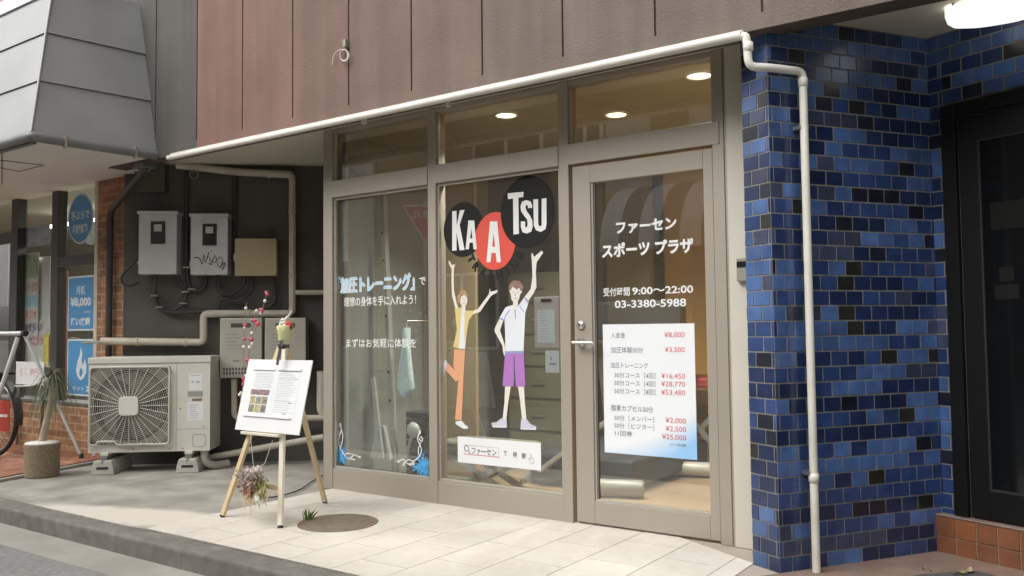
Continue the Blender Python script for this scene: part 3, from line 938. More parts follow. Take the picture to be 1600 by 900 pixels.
# ---- lettering and decals on the glass
YD = YGL - 0.0012
def G(px, py, Y=None):
    return onY(px, py, YD if Y is None else Y)
def gtext(mb, body, x0, x1, yb, h, m=0, bold=0.02, lay=0.0, Y=None):
    a = G(x0, yb, Y); b = G(x1, yb, Y); t = G(x0, yb - h, Y)
    mb.text(body, a - UY * lay, UX, UZ, b.x - a.x, t.z - a.z, m, bold)
def line(parent, mt, body, x0, x1, yb, h, bold=0.01, Y=None, lay=0.0):
    t_ = MB(); gtext(t_, body, x0, x1, yb, h, 0, bold, lay, Y)
    return t_.build('lettering', mt, parent)
def gpoly(mb, pts, m=0, lay=0.0, Y=None):
    P = [G(x, y, Y) - UY * lay for x, y in pts]
    n = len(P)
    ar = sum(P[i - 1].x * P[i].z - P[i].x * P[i - 1].z for i in range(n))
    if ar < 0: P = P[::-1]
    mb.add(P, [tuple(range(n))], m)
def zp(ox, oy, s, pts):
    return [(ox + x / s, oy + y / s) for x, y in pts]
def gell(mb, cx, cy, rx, ry, m=0, lay=0.0, n=40, Y=None, rot=0):
    c = G(cx, cy, Y); RX = (G(cx + rx, cy, Y).x - G(cx - rx, cy, Y).x) / 2; RZ = (G(cx, cy - ry, Y).z - G(cx, cy + ry, Y).z) / 2
    P = []
    for k in range(n):
        t = 2 * math.pi * k / n
        a_, b_ = RX * math.cos(t), RZ * math.sin(t)
        P.append(c - UY * lay + UX * (a_ * math.cos(rot) - b_ * math.sin(rot)) + UZ * (a_ * math.sin(rot) + b_ * math.cos(rot)))
    mb.add(P, [tuple(range(n))], m)
def gstroke(mb, pts, wpx, m=0, lay=0.0, Y=None):
    P = [G(x, y, Y) - UY * lay for x, y in pts]
    ww = wpx / 2 / 240
    for i in range(len(P) - 1):
        t = (P[i + 1] - P[i])
        if t.length < 1e-6: continue
        t.normalize()
        s = Vc((-t.z, 0, t.x)) * ww
        mb.add([P[i] - s, P[i + 1] - s, P[i + 1] + s, P[i] + s], [(0, 1, 2, 3) if s.z >= 0 or True else (3, 2, 1, 0)], m)
# window 1
for dx_, dy_ in ((-.9, .9), (.9, .9), (0, -.9)):
    line(win1, 'white', '「加圧トレーニング」', 527.5 + dx_, 647.5 + dx_, 458.5 + dy_, 25, 0.018, None, 0.0002 + 0.0001 * dx_)
line(win1, 'lblue', '「加圧トレーニング」', 527.5, 647.5, 458.5, 25, 0.012, None, 0.0009)
line(win1, 'white', 'で', 655.5, 665, 445.5, 12, 0.02)
line(win1, 'white', '理想の身体を手に入れよう！', 537.5, 650, 479.5, 15, 0.012)
line(win1, 'white', 'まずはお気軽に体験を', 540.4, 650.2, 543, 14, 0.008)
t = MB()
def splash(t, cx, cy, n, R):
    for k in range(n):
        th = rng.uniform(0, 2 * math.pi); L = R * rng.uniform(0.45, 1.1)
        ex, ey = cx + math.cos(th) * L * 0.8, cy + math.sin(th) * L
        gstroke(t, [(cx, cy), ((cx + ex) / 2 + rng.uniform(-1, 1), (cy + ey) / 2 + rng.uniform(-1.5, 1.5)), (ex, ey)], rng.uniform(1.0, 2.4), 0, 0.00005 * k)
    gell(t, cx, cy, R * 0.28, R * 0.42, 0, 0.0, 14)
Z7 = lambda P: zp(510, 650, 8.18, P)
SCL = ([(180, 100), (195, 180), (170, 260), (160, 330), (185, 420), (215, 465)], [(185, 130), (200, 190), (215, 250), (205, 340), (185, 400)], [(160, 190), (150, 210), (170, 235), (185, 205), (195, 180)],
       [(215, 465), (250, 520), (300, 540), (345, 500), (290, 478), (245, 490), (270, 535), (360, 555)], [(300, 480), (360, 495), (410, 515), (435, 540)])
SCR = ([(1200, 190), (1180, 250), (1170, 300), (1200, 370), (1220, 430), (1200, 500), (1165, 545), (1110, 580)], [(1205, 260), (1235, 290), (1220, 325), (1185, 280)], [(1210, 340), (1185, 400), (1180, 470), (1205, 515)],
       [(1135, 610), (1080, 625), (1020, 590), (985, 550), (920, 585)], [(1110, 580), (1050, 555), (1010, 600), (985, 630), (1000, 590), (1060, 610), (1130, 590)])
for cx_, cy_, n_, R_, bx_, by_, sc_, dots in ((530.5, 714, 44, 19, 521.5, 690, SCL, ((182, 115, 1.2, 3.5), (430, 525, 1.8, 2), (362, 555, 1.3, 1.3))),
                                             (660.5, 729, 50, 21, 652, 702, SCR, ((1200, 205, 1.4, 3.6), (925, 582, 2.0, 1.8), (988, 630, 1.4, 1.3)))):
    t = MB()
    splash(t, cx_, cy_, n_, R_)
    for k in range(16):
        gell(t, bx_ + rng.uniform(0, 13), by_ + rng.uniform(0, 40), rng.uniform(.5, 1.6), rng.uniform(.8, 2.6), 0, 0.0, 8)
    for P in sc_:
        q = [(p.x, p.y) for p in spline([Vc((a, b, 0)) for a, b in P], 5)]
        gstroke(t, Z7(q), 1.9, 1, 0.0035)
    for c in dots: gell(t, 510 + c[0] / 8.18, 650 + c[1] / 8.18, c[2], c[3], 1, 0.0036, 12)
    t.build('corner_ornament', ['cyan', 'white'], win1)
# window 2: round emblem
t = MB()
gell(t, 723.8, 358.7, 31, 43, 0, 0.0)
gell(t, 773.2, 376.4, 32, 45.2, 1, 0.0008)
gell(t, 824.1, 330.7, 42.5, 56.5, 0, 0.0016)
L5 = lambda P: zp(690, 270, 4.735, P)
Kp = [(80, 285), (112, 281), (113, 390), (137, 278), (172, 274), (135, 385), (172, 571), (135, 574), (112, 440), (113, 575), (80, 577)]
gpoly(t, L5(Kp), 2, 0.0024)
def aglyph(xl, xr, xtl, xtr, yt, yb, lay):
    # condensed capital A, two legs and a bar
    m_ = (xl + xr) / 2; lw = (xr - xl) * 0.29
    gpoly(t, L5([(xl, yb), (xl + lw, yb), ((xtl + xtr) / 2, yt + (yb - yt) * .28), ((xtl + xtr) / 2, yt), (xtl, yt)]), 2, lay)
    gpoly(t, L5([(xr, yb), (xr - lw, yb), ((xtl + xtr) / 2, yt + (yb - yt) * .28), ((xtl + xtr) / 2, yt), (xtr, yt)]), 2, lay)
    yb1, yb2 = yt + (yb - yt) * .62, yt + (yb - yt) * .77
    gpoly(t, L5([(xl + lw * .75, yb1), (xr - lw * .75, yb1), (xr - lw * .75, yb2), (xl + lw * .75, yb2)]), 2, lay + 0.0002)
aglyph(179, 262, 200, 243, 353, 566, 0.0024)
aglyph(333, 440, 360, 414, 360, 662, 0.0024)
gpoly(t, L5([(490, 152), (608, 141), (606, 180), (570, 184), (574, 452), (533, 457), (530, 190), (493, 196)]), 2, 0.0026)
S_ = [(672, 260), (672, 240), (660, 212), (628, 202), (596, 214), (585, 248), (590, 285), (612, 318), (634, 345), (638, 380), (632, 404), (620, 402), (620, 360), (588, 360), (588, 400), (600, 440), (632, 450), (665, 436), (676, 398), (672, 350), (655, 315), (632, 285), (622, 256), (626, 240), (640, 242), (640, 262)]
gpoly(t, L5(S_), 2, 0.0026)
U_ = [(680, 198), (716, 195), (716, 370), (720, 392), (732, 396), (742, 388), (742, 192), (778, 188), (778, 380), (770, 418), (735, 438), (700, 425), (684, 390)]
gpoly(t, L5(U_), 2, 0.0026)
cc = G(773.2, 376.4); rt = (G(773.2, 376.4 - 55) - cc).z
for k, chh in enumerate('TRAINING'):
    th = math.radians(-152 + k * 17.6)
    rx_ = rt * 0.98
    p = cc + UX * (rx_ * math.cos(th)) + UZ * (rt * math.sin(th))
    rr = Vc((-math.sin(th), 0, math.cos(th)))
    out = Vc((math.cos(th), 0, math.sin(th)))
    wv = 0.048 if chh != 'I' else 0.016
    t.text(chh, p + out * 0.024 - rr * (wv / 2), rr, -out, wv, 0.056, 3, 0.07)
t.build('round_emblem', ['vblack', 'vred', 'white', 'vgrey'], win2)
# window 2: two drawn figures
t = MB()
A = lambda P: zp(680, 380, 6.43, P)
B = lambda P: zp(680, 530, 5.624, P)
Cc = lambda P: zp(670, 370, 2.905, P)
D = lambda P: zp(760, 380, 5.0, P)
gpoly(t, A([(130, 175), (150, 185), (168, 222), (200, 208), (187, 262), (186, 330), (188, 470), (215, 600), (238, 660), (205, 660), (170, 535), (163, 400), (165, 260), (140, 212)]), 0, 0.0)
gpoly(t, A([(375, 680), (430, 660), (540, 512), (548, 455), (556, 488), (632, 470), (620, 495), (560, 530), (450, 690), (378, 716)]), 0, 0.0)
gpoly(t, A([(265, 620), (305, 620), (303, 680), (285, 740), (262, 680)]), 0, 0.0006)
gell(t, 680 + 287 / 6.43, 380 + 572 / 6.43, 5.8, 9.8, 0, 0.0010, 20)
gpoly(t, A([(232, 605), (222, 545), (245, 492), (272, 462), (302, 476), (327, 522), (322, 552), (292, 516), (262, 540), (250, 600)]), 4, 0.0014)
gpoly(t, Cc([(118, 326), (150, 320), (143, 420), (136, 506), (111, 500), (128, 420)]), 1, 0.0008)
gpoly(t, Cc([(164, 335), (206, 336), (196, 360), (182, 376), (172, 440), (165, 508), (160, 420)]), 1, 0.0008)
gpoly(t, Cc([(146, 321), (157, 345), (168, 333), (174, 400), (165, 510), (134, 507), (140, 420)]), 2, 0.0004)
gpoly(t, B([(166, 86), (262, 95), (250, 300), (232, 716), (174, 706), (204, 360), (160, 240)]), 3, 0.0002)
gpoly(t, B([(95, 192), (168, 268), (200, 310), (215, 345), (185, 374), (88, 268)]), 3, 0.0006)
gpoly(t, B([(90, 180), (104, 198), (96, 250), (66, 345), (48, 342), (50, 260), (68, 205)]), 2, 0.0010)
gpoly(t, B([(180, 722), (235, 718), (262, 750), (290, 772), (284, 788), (245, 785), (180, 745)]), 2, 0.0010)
for cx, cy in ((280, 560), (300, 562)): gell(t, 680 + cx / 6.43, 380 + cy / 6.43, 0.5, 0.8, 5, 0.0018, 8)
gstroke(t, A([(282, 600), (292, 604), (302, 598)]), 0.7, 5, 0.0018)
t.build('figure_decal', ['skin', 'yellow', 'shirt', 'orange', 'hairw', 'navy_ink'], win2)
t = MB()
# man
gpoly(t, D([(350, 75), (362, 82), (372, 108), (430, 58), (444, 72), (392, 150), (386, 230), (391, 340), (370, 388), (325, 455), (298, 420), (345, 360), (360, 262), (355, 140)]), 0, 0.0)
gpoly(t, D([(102, 590), (132, 605), (106, 680), (142, 790), (152, 860), (140, 882), (130, 850), (125, 800), (64, 690), (66, 662)]), 0, 0.0)
gpoly(t, D([(210, 445), (246, 445), (246, 490), (228, 520), (208, 490)]), 0, 0.0008)
gpoly(t, D([(188, 345), (180, 375), (190, 395), (196, 442), (212, 458), (236, 458), (254, 440), (264, 398), (278, 385), (275, 365), (262, 340), (230, 330)]), 0, 0.0010)
gpoly(t, D([(176, 365), (182, 320), (212, 292), (258, 294), (290, 338), (282, 372), (266, 372), (258, 348), (236, 362), (206, 338), (190, 370)]), 5, 0.0014)
gpoly(t, D([(212, 482), (150, 500), (98, 590), (132, 606), (142, 596), (146, 700), (148, 858), (290, 858), (300, 620), (303, 545), (332, 456), (298, 422), (255, 480), (240, 500)]), 2, 0.0004)
gpoly(t, D([(98, 588), (104, 578), (136, 594), (131, 607)]), 6, 0.0012)
gpoly(t, D([(298, 436), (306, 424), (334, 456), (324, 470)]), 6, 0.0012)
gpoly(t, D([(150, 560), (180, 520), (185, 524), (156, 566), (142, 600), (138, 596)]), 6, 0.0012)
gpoly(t, D([(262, 490), (296, 535), (292, 539), (258, 496)]), 6, 0.0012)
gpoly(t, D([(221, 520), (226, 520), (230, 590), (226, 590)]), 8, 0.0012)
gpoly(t, B([(614, 124), (778, 120), (792, 415), (712, 420), (700, 270), (686, 418), (592, 412)]), 7, 0.0006)
gpoly(t, B([(612, 106), (776, 102), (778, 124), (612, 128)]), 6, 0.0010)
gpoly(t, B([(690, 150), (696, 150), (704, 400), (694, 400)]), 8, 0.0009)
gpoly(t, B([(614, 416), (664, 416), (640, 570), (625, 706), (592, 702), (608, 560)]), 0, 0.0003)
gpoly(t, B([(728, 418), (780, 418), (788, 560), (802, 706), (764, 708), (748, 560)]), 0, 0.0003)
gpoly(t, B([(494, 735), (540, 728), (580, 696), (628, 702), (630, 776), (506, 772)]), 9, 0.0010)
gpoly(t, B([(755, 705), (800, 698), (838, 745), (890, 768), (886, 796), (750, 790)]), 9, 0.0010)
gpoly(t, B([(506, 764), (630, 768), (630, 778), (506, 774)]), 2, 0.0014)
gpoly(t, B([(750, 782), (886, 788), (886, 798), (750, 792)]), 2, 0.0014)
# faces
for cx, cy in ((212, 385), (246, 383)): gell(t, 760 + cx / 5, 380 + cy / 5, 0.7, 0.7, 8, 0.0018, 8)
gstroke(t, D([(228, 388), (224, 410), (232, 412)]), 0.6, 8, 0.0018)
gstroke(t, D([(218, 430), (230, 434), (242, 428)]), 0.7, 8, 0.0018)
t.build('figure_decal', ['skin', 'yellow', 'shirt', 'orange', 'hairw', 'hairm', 'pblue', 'purple', 'navy_ink', 'shoe'], win2)
# door lettering
YDL = YDG - 0.0012
for s_, x0_, x1_, yb_, h_, b_ in (('ファーセン', 962.7, 1057.3, 366.5, 19.5, .04), ('スポーツ プラザ', 940.5, 1084, 404, 23, .04), ('受付時間', 942.7, 984, 463.5, 13.5, .012),
                                  ('9:00～22:00', 988, 1083.3, 460.8, 11.5, .02), ('03-3380-5988', 960.7, 1072.3, 481.7, 12, .02)):
    line(door, 'white', s_, x0_, x1_, yb_, h_, b_, YDL)

# ================================================================ THINGS ON THE SHOPFRONT
def poster_mat():
    m = mat('price_poster_print', (0.80, 0.82, 0.84), 0.6, var=0.01)
    n, l = m.node_tree.nodes, m.node_tree.links
    b = n['Principled BSDF']
    tc = n.new('ShaderNodeTexCoord'); sp = n.new('ShaderNodeSeparateXYZ')
    l.new(tc.outputs['Generated'], sp.inputs[0])
    def mth(op, a, b_):
        k = n.new('ShaderNodeMath'); k.operation = op
        for i, q in enumerate((a, b_)):
            if isinstance(q, (int, float)): k.inputs[i].default_value = q
            else: l.new(q, k.inputs[i])
        return k.outputs[0]
    xx = mth('MULTIPLY', sp.outputs[0], sp.outputs[0])
    v = mth('SUBTRACT', mth('MULTIPLY', xx, 0.30), sp.outputs[2])
    rp = n.new('ShaderNodeMapRange')
    rp.inputs[1].default_value, rp.inputs[2].default_value = -0.06, 0.16
    rp.inputs[3].default_value, rp.inputs[4].default_value = 0, 1
    l.new(v, rp.inputs[0])
    mx = n.new('ShaderNodeMix'); mx.data_type = 'RGBA'
    l.new(rp.outputs[0], mx.inputs[0])
    mx.inputs[6].default_value = (0.80, 0.82, 0.84, 1); mx.inputs[7].default_value = (0.30, 0.55, 0.85, 1)
    l.new(mx.outputs[2], b.inputs['Base Color'])
    return m
YP = YDG - 0.004
a, b = G(945, 707, YP), G(1085, 510, YP)
b.z = G(945, 507, YP).z; a.z = (G(945, 707, YP).z + G(1085, 718, YP).z) / 2
price = thing('price_poster', 'white poster of black course names and red prices on the door glass', 'poster', (a.x, YP, a.z))
MB().box(a.x, b.x, YP - 0.001, YP + 0.003, a.z, b.z).build('sheet', poster_mat(), price)
YPT = YP - 0.0016
for s, x0, x1, yb, hh in (('入会金', 954.7, 976.8, 528.5, 9), ('加圧体験50分', 954.7, 1004.8, 551.5, 9.5), ('加圧トレーニング', 954.7, 1012.5, 575, 9), ('30分コース［4回］', 960, 1024, 590, 8.5),
                          ('50分コース［4回］', 960, 1024, 602.3, 8.5), ('50分コース［8回］', 960, 1024, 614.8, 8.5), ('酸素カプセル50分', 955.2, 1020.5, 641.8, 9.5), ('50分［メンバー］', 960, 1022, 656.6, 8.5),
                          ('50分［ビジター］', 960, 1022, 668.5, 8.5), ('11回券', 960.8, 988, 680.6, 8.5)):
    line(price, 'navy_ink', s, x0, x1, yb, hh, 0.0, YPT)
for s, x0, x1, yb in (('¥8,000', 1038, 1070, 528.3), ('¥3,500', 1038.8, 1070, 551.4), ('¥16,450', 1033.2, 1070.7, 592.3), ('¥28,770', 1033.2, 1070.7, 604.8), ('¥53,480', 1033.2, 1070.7, 617.8), ('¥2,000', 1040, 1072, 661.5), ('¥2,500', 1040, 1072, 674.5), ('¥25,000', 1034.5, 1072, 687)):
    line(price, 'red_ink', s, x0, x1, yb, 9.3, 0.0, YPT)
line(price, 'navy_ink', '※すべて税込価格', 1047, 1072, 696.5, 4.2, 0.0, YPT)
YB = YGL - 0.004
a, b = G(715.5, 722, YB), G(845, 690, YB)
b.z = G(716, 682, YB).z
bann = thing('search_banner', 'small white paper banner with black characters at the foot of the figure window', 'paper sign', (a.x, YB, a.z))
MB().box(a.x, b.x, YB - 0.001, YB + 0.003, a.z, b.z).build('sheet', 'paper', bann)
t = MB()
YBT = YB - 0.0016
for s_, x0_, x1_, yb_, h_ in (('ファーセン', 737, 775.5, 709.5, 10.5), ('で', 786.5, 792, 712, 8), ('検', 801.5, 808, 714.5, 9), ('索', 815, 822, 716.5, 9)):
    line(bann, 'black_ink', s_, x0_, x1_, yb_, h_, 0.008, YBT)
Z3 = lambda P: zp(670, 620, 4.5, P)
for k in range(12):
    th = 2 * math.pi * k / 12
ring = [(729.2 + 3.2 * math.cos(2 * math.pi * k / 14), 700.5 + 4.2 * math.sin(2 * math.pi * k / 14)) for k in range(15)]
gstroke(t, ring, 1.0, 0, 0, YBT)
gstroke(t, [(731.5, 704.5), (735, 709)], 1.3, 0, 0, YBT)
gstroke(t, Z3([(248, 338), (490, 360), (494, 424), (250, 402), (248, 338)]), 0.5, 2, 0, YBT)
gstroke(t, Z3([(250, 402), (494, 425)]), 0.9, 1, 0.0003, YBT)
gstroke(t, Z3([(715, 400), (718, 440), (700, 432), (715, 465), (735, 470), (740, 436), (722, 430), (715, 400)]), 0.6, 2, 0, YBT)
t.build('search_box', ['black_ink', 'red_ink', 'ink'], bann)
# key box
a, b = onY(1151, 440, YG - 0.04), onY(1173, 402, YG - 0.04)
kbx = thing('key_box', 'small grey key box fixed to the cream panel beside the tiled pilaster', 'key box', ((a.x + b.x) / 2, YG - 0.03, a.z))
m_ = MB()
m_.box(a.x, b.x, YG - 0.042, YG - 0.013, a.z, b.z)
m_.build('body', 'keybox', kbx, bevel=0.004)
MB().box(a.x + 0.004, b.x - 0.004, YG - 0.047, YG - 0.041, b.z - 0.045, b.z - 0.018).build('shutter', 'black', kbx, bevel=0.001, seg=1)
MB().box(b.x - 0.02, b.x - 0.008, YG - 0.048, YG - 0.041, a.z + 0.02, a.z + 0.032).build('button', 'black', kbx)

# cable loop on the stucco
c0 = onY(543, 82, YF)
cl = thing('cable_loop', 'loop of white cable hanging from a hook on the brown stucco wall', 'cable', (c0.x, YF, c0.z))
m_ = MB()
F_ = lambda px, py, o=0.0: onY(px, py, YF - 0.02 - o)
for k in range(3):
    r_ = 7.5 + k * 0.7
    m_.tube([F_(537 + k * .6 + r_ * .8 * math.cos(q), 87 + r_ * math.sin(q), k * 0.006) for q in [2 * math.pi * i / 22 for i in range(22)]], 0.0028, 6, closed=True)
m_.tube(spline([F_(540, 78), F_(530, 78), F_(523, 84), F_(520, 93), F_(519, 102)], 6), 0.003, 6)
m_.build('cable', 'wstrip', cl)
m_ = MB(); m_.box(c0.x - 0.012, c0.x + 0.012, YF - 0.03, YF, c0.z + 0.03, c0.z + 0.075)
m_.build('hook', 'gearg', cl)

# entrance ceiling lamp
lc = onZ(1556, 18, 2.47)
lamp = thing('ceiling_lamp', 'white oval ceiling lamp glowing above the tiled entrance', 'lamp', (lc.x, lc.y, 2.47))
la = Vc((math.cos(math.radians(6)), math.sin(math.radians(6)), 0)); lb = Vc((-la.y, la.x, 0))
m_ = MB()
P = []
prof = [(1.0, 0.045), (1.0, 0.01), (0.96, -0.018), (0.86, -0.035), (0.6, -0.046), (0.0, -0.05)]
n = 40
for s, z in prof:
    for k in range(n):
        th = 2 * math.pi * k / n
        cx, sy = math.cos(th), math.sin(th)
        ex = abs(cx) ** 0.8 * (1 if cx >= 0 else -1) * 0.20; ey = abs(sy) ** 0.8 * (1 if sy >= 0 else -1) * 0.085
        P.append(lc + la * ex * s + lb * ey * s + UZ * z)
F = [(i * n + k, i * n + (k + 1) % n, (i + 1) * n + (k + 1) % n, (i + 1) * n + k) for i in range(len(prof) - 1) for k in range(n)]
m_.add(P, F, 0, True)
m_.build('diffuser', 'bulb', lamp)
m_ = MB(); m_.obox(lc, la, lb, UZ, (-0.17, 0.17), (-0.06, 0.06), (0.04, 0.056)); m_.build('base', 'white', lamp)

# ================================================================ RECESS FITTINGS
def wsz(px, py, off):
    p = wpt(px, py, off); return (p - WP).dot(WT), p.z
def wrect(x0, y0, x1, y1, off):
    s0, z1 = wsz(x0, y0, off); s1, z0 = wsz(x1, y1, off)
    return s0, s1, z0, z1
def WB(mb, s0, s1, z0, z1, o0, o1, m=0):
    return mb.obox(WP, WT, UZ, WN, (s0, s1), (z0, z1), (o0, o1), m)
def meter(px, label):
    s0, s1, z0, z1 = wrect(*px, 0.15)
    base = WP + WT * ((s0 + s1) / 2) + WN * 0.08 + UZ * z0
    r = thing('meter_box', label, 'meter box', base, 'grey meter boxes on the recess wall')
    b = MB(); WB(b, s0, s1, z0, z1, 0.004, 0.15)
    body = b.build('body', 'meter', r, bevel=0.004)
    b = MB(); WB(b, s0 - 0.01, s1 + 0.01, z1 - 0.004, z1 + 0.022, 0.004, 0.168); b.build('lid', 'meter', r, bevel=0.003)
    W_, H_ = s1 - s0, z1 - z0
    f = MB()
    a0, a1, c0_, c1_ = s0 + W_ * .33, s0 + W_ * .70, z1 - H_ * .50, z1 - H_ * .13
    WB(f, a0, a1, c0_, c1_, 0.15, 0.162); WB(f, a0 + .012, a1 - .012, c0_ + .012, c1_ - .012, 0.162, 0.1625, 1)
    WB(f, a0 + .025, a1 - .025, (c0_ + c1_) / 2 + 0.01, c1_ - .025, 0.1625, 0.1632, 2)
    f.build('window', ['rubber', 'meterglass', 'dial'], r)
    b = MB(); WB(b, s0 - 0.016, s0, z0 + 0.08, z0 + 0.11, 0.09, 0.13); b.build('latch', 'chrome', r)
    return r, (s0, s1, z0, z1)
mb1, R1 = meter((217, 334, 275.5, 428), 'grey steel meter box, cleaner of the pair, next to the brick pillar')
mb2, R2 = meter((298, 338, 355.5, 429), 'grey steel meter box with black graffiti scrawl under its window')
# scrawl
g_ = MB()
Z4 = lambda P: zp(180, 230, 3.333, P)
for P in ([(408, 575), (440, 578), (452, 610), (462, 560), (470, 600), (488, 545), (480, 580)], [(492, 570), (500, 600), (520, 560), (505, 600), (530, 590), (520, 570)], [(520, 600), (548, 572), (560, 600), (540, 625), (530, 600)],
          [(548, 600), (575, 610), (556, 640), (572, 600), (545, 630)], [(482, 605), (505, 608), (490, 613)], [(499, 537), (503, 541)], [(412, 580), (430, 572), (445, 590)]):
    pts_ = [wpt(x, y, 0.1505) for x, y in [(v.x, v.y) for v in spline([Vc((*q, 0)) for q in Z4(P)], 4)]]
    for i in range(len(pts_) - 1):
        tt = (pts_[i + 1] - pts_[i])
        if tt.length < 1e-6: continue
        tt.normalize(); sdv = tt.cross(WN) * 0.0032
        g_.add([pts_[i] - sdv, pts_[i + 1] - sdv, pts_[i + 1] + sdv, pts_[i] + sdv], [(0, 1, 2, 3)])
g_.build('graffiti', 'black_ink', mb2)
s0, s1, z0, z1 = wrect(368, 374, 431.5, 430, 0.12)
r = thing('junction_box', 'flat beige junction box on the dark recess wall beside the graffitied meter box', 'junction box', WP + WT * ((s0 + s1) / 2) + WN * 0.06 + UZ * z0)
b = MB(); WB(b, s0, s1, z0, z1, 0.004, 0.12); b.build('body', 'beigebox', r, bevel=0.004)
b = MB(); WB(b, s0 - 0.004, s1 + 0.004, z0 - 0.004, z1 + 0.006, 0.1, 0.126); b.build('lid', 'beigebox', r, bevel=0.003)
b = MB(); WB(b, s0 - 0.016, s0 - 0.004, (z0 + z1) / 2 - 0.03, (z0 + z1) / 2 + 0.03, 0.07, 0.115); b.build('hinge', 'chrome', r)
# water heaters
def heater(px, label):
    s0, s1, z0, z1 = wrect(*px, 0.2)
    r = thing('water_heater', label, 'water heater', WP + WT * ((s0 + s1) / 2) + WN * 0.1 + UZ * z0, 'wall water heaters')
    b = MB(); WB(b, s0, s1, z0, z1, 0.02, 0.2); b.build('body', 'heater', r, bevel=0.008)
    W_, H_ = s1 - s0, z1 - z0
    f = MB(); WB(f, s0 + W_ * .26, s1 - W_ * .26, z1 - H_ * .16, z1 - H_ * .09, 0.196, 0.2025); f.build('exhaust_slot', 'acdark', r, bevel=0.001, seg=1)
    v = MB()
    WB(v, s0 + W_ * .06, s1 - W_ * .06, z0 + H_ * .055, z0 + H_ * .175, 0.198, 0.2012, 1)
    for k in range(13):
        x = s0 + W_ * (.07 + .86 * k / 12)
        WB(v, x - 0.0045, x + 0.0045, z0 + H_ * .05, z0 + H_ * .18, 0.2, 0.206)
    for zz in (.05, .115, .18):
        WB(v, s0 + W_ * .05, s1 - W_ * .05, z0 + H_ * zz - 0.004, z0 + H_ * zz + 0.004, 0.2, 0.2065)
    v.build('vent_grille', ['heater', 'acdark'], r)
    l_ = MB()
    for k in range(5):
        WB(l_, s0 + W_ * .14, s0 + W_ * rng.uniform(.35, .6), z1 - H_ * (.28 + .06 * k), z1 - H_ * (.275 + .06 * k) + 0.003, 0.2, 0.2006)
    WB(l_, s0 + W_ * .32, s0 + W_ * .46, z1 - H_ * .73, z1 - H_ * .70, 0.2, 0.2006)
    l_.build('label_print', 'ink', r)
    return r
heater((343.5, 497, 409, 590), 'grey wall water heater behind the berry branches, its vent grille in view')
heater((413.5, 497, 478, 590), 'grey wall water heater behind the flower on the easel top')
# pipes
def pipe(name, label, pts, r_, mt='old_pipe', fr=0.05, cat='pipe', group=None, n=10):
    m = MB(); m.tube(fillet(pts, fr, 5), r_, n)
    o = m.build(name, mt, None, label=label, cat=cat, group=group)
    return o
Wp = wpt
pipe('pipe', 'beige pipe cover running under the soffit, down and across behind the air conditioner', [Wp(276, 258, 0.06), Wp(372, 269, 0.06), Wp(457, 273, 0.06), Wp(457, 490, 0.06), Wp(318, 490, 0.06), Wp(318, 535, 0.06), Wp(158, 533, 0.06)], 0.031, fr=0.045)
pipe('pipe', 'short beige pipe running level into the shopfront post', [Wp(462, 457, 0.06), Wp(512, 457, 0.06)], 0.022)
pipe('pipe', 'beige pipe bending below the water heater with the vent grille', [Wp(366, 592, 0.12), Wp(366, 653, 0.12), Wp(512, 653, 0.12)], 0.026)
pipe('pipe', 'wide beige duct standing beside the shopfront post', [Wp(503, 580, 0.1), Wp(503, 645, 0.1), Wp(530, 653, 0.1)], 0.045)
pipe('pipe', 'pale pipe rising along the foot of the dark wall', [Wp(322, 716, 0.25), Wp(350, 711, 0.22), Wp(420, 698, 0.2), Wp(505, 683, 0.2)], 0.027)
pv = pipe('pipe', 'thin steel pipe with a valve in front of the store pillar', [Wp(128, 536, 0.13), Wp(156, 534, 0.1)], 0.010, 'chrome')
# clamps on the long pipe cover
lp = [o for o in bpy.data.objects if o.name == 'pipe'][0]
for px, py, vert in ((420, 272, 0), (457, 330, 1), (457, 430, 1), (390, 490, 0), (290, 535, 0), (215, 534, 0)):
    c_ = wpt(px, py, 0.06); ax = UZ if vert else WT
    m = MB(); m.lathe(c_ - ax * .012, [(0.031, 0), (0.035, 0.002), (0.035, 0.022), (0.031, 0.024)], 12, u=WN, v=ax.cross(WN), w=ax)
    m.build('pipe_clamp', 'old_pipe', lp)
# cables and conduits
cab = [
    ('black conduit dropping between the two meter boxes', [Wp(292, 262, 0.03), Wp(292, 418, 0.03), Wp(300, 452, 0.03), Wp(318, 450, 0.03), Wp(322, 430, 0.03)], 0.017),
    ('black conduit dropping above the junction box', [Wp(367, 262, 0.03), Wp(367, 345, 0.03), Wp(367, 374, 0.03)], 0.017),
    ('black cable bundle looping under the cleaner meter box', [Wp(243, 428, 0.08), Wp(242, 462, 0.06), Wp(250, 480, 0.05), Wp(270, 488, 0.05), Wp(312, 487, 0.05), Wp(420, 480, 0.05), Wp(427, 440, 0.06)], 0.017),
    ('grey bent conduit under the corner of the cleaner meter box', [Wp(275, 430, 0.08), Wp(290, 456, 0.06), Wp(287, 474, 0.05), Wp(272, 485, 0.05)], 0.013),
    ('black cable looping below the graffitied meter box', [Wp(341, 430, 0.08), Wp(343, 452, 0.05), Wp(360, 460, 0.05), Wp(380, 445, 0.05), Wp(382, 431, 0.06)], 0.014),
    ('black cable looping below the junction box', [Wp(393, 431, 0.06), Wp(393, 455, 0.05), Wp(372, 470, 0.05), Wp(348, 468, 0.05), Wp(340, 486, 0.05)], 0.012),
    ('dark cable looping over the edge of the brick pillar', [Wp(218, 400, 0.08), Wp(205, 415, 0.1), Wp(190, 432, 0.12), Wp(193, 444, 0.12), Wp(204, 447, 0.1), Wp(218, 441, 0.06)], 0.010),
]
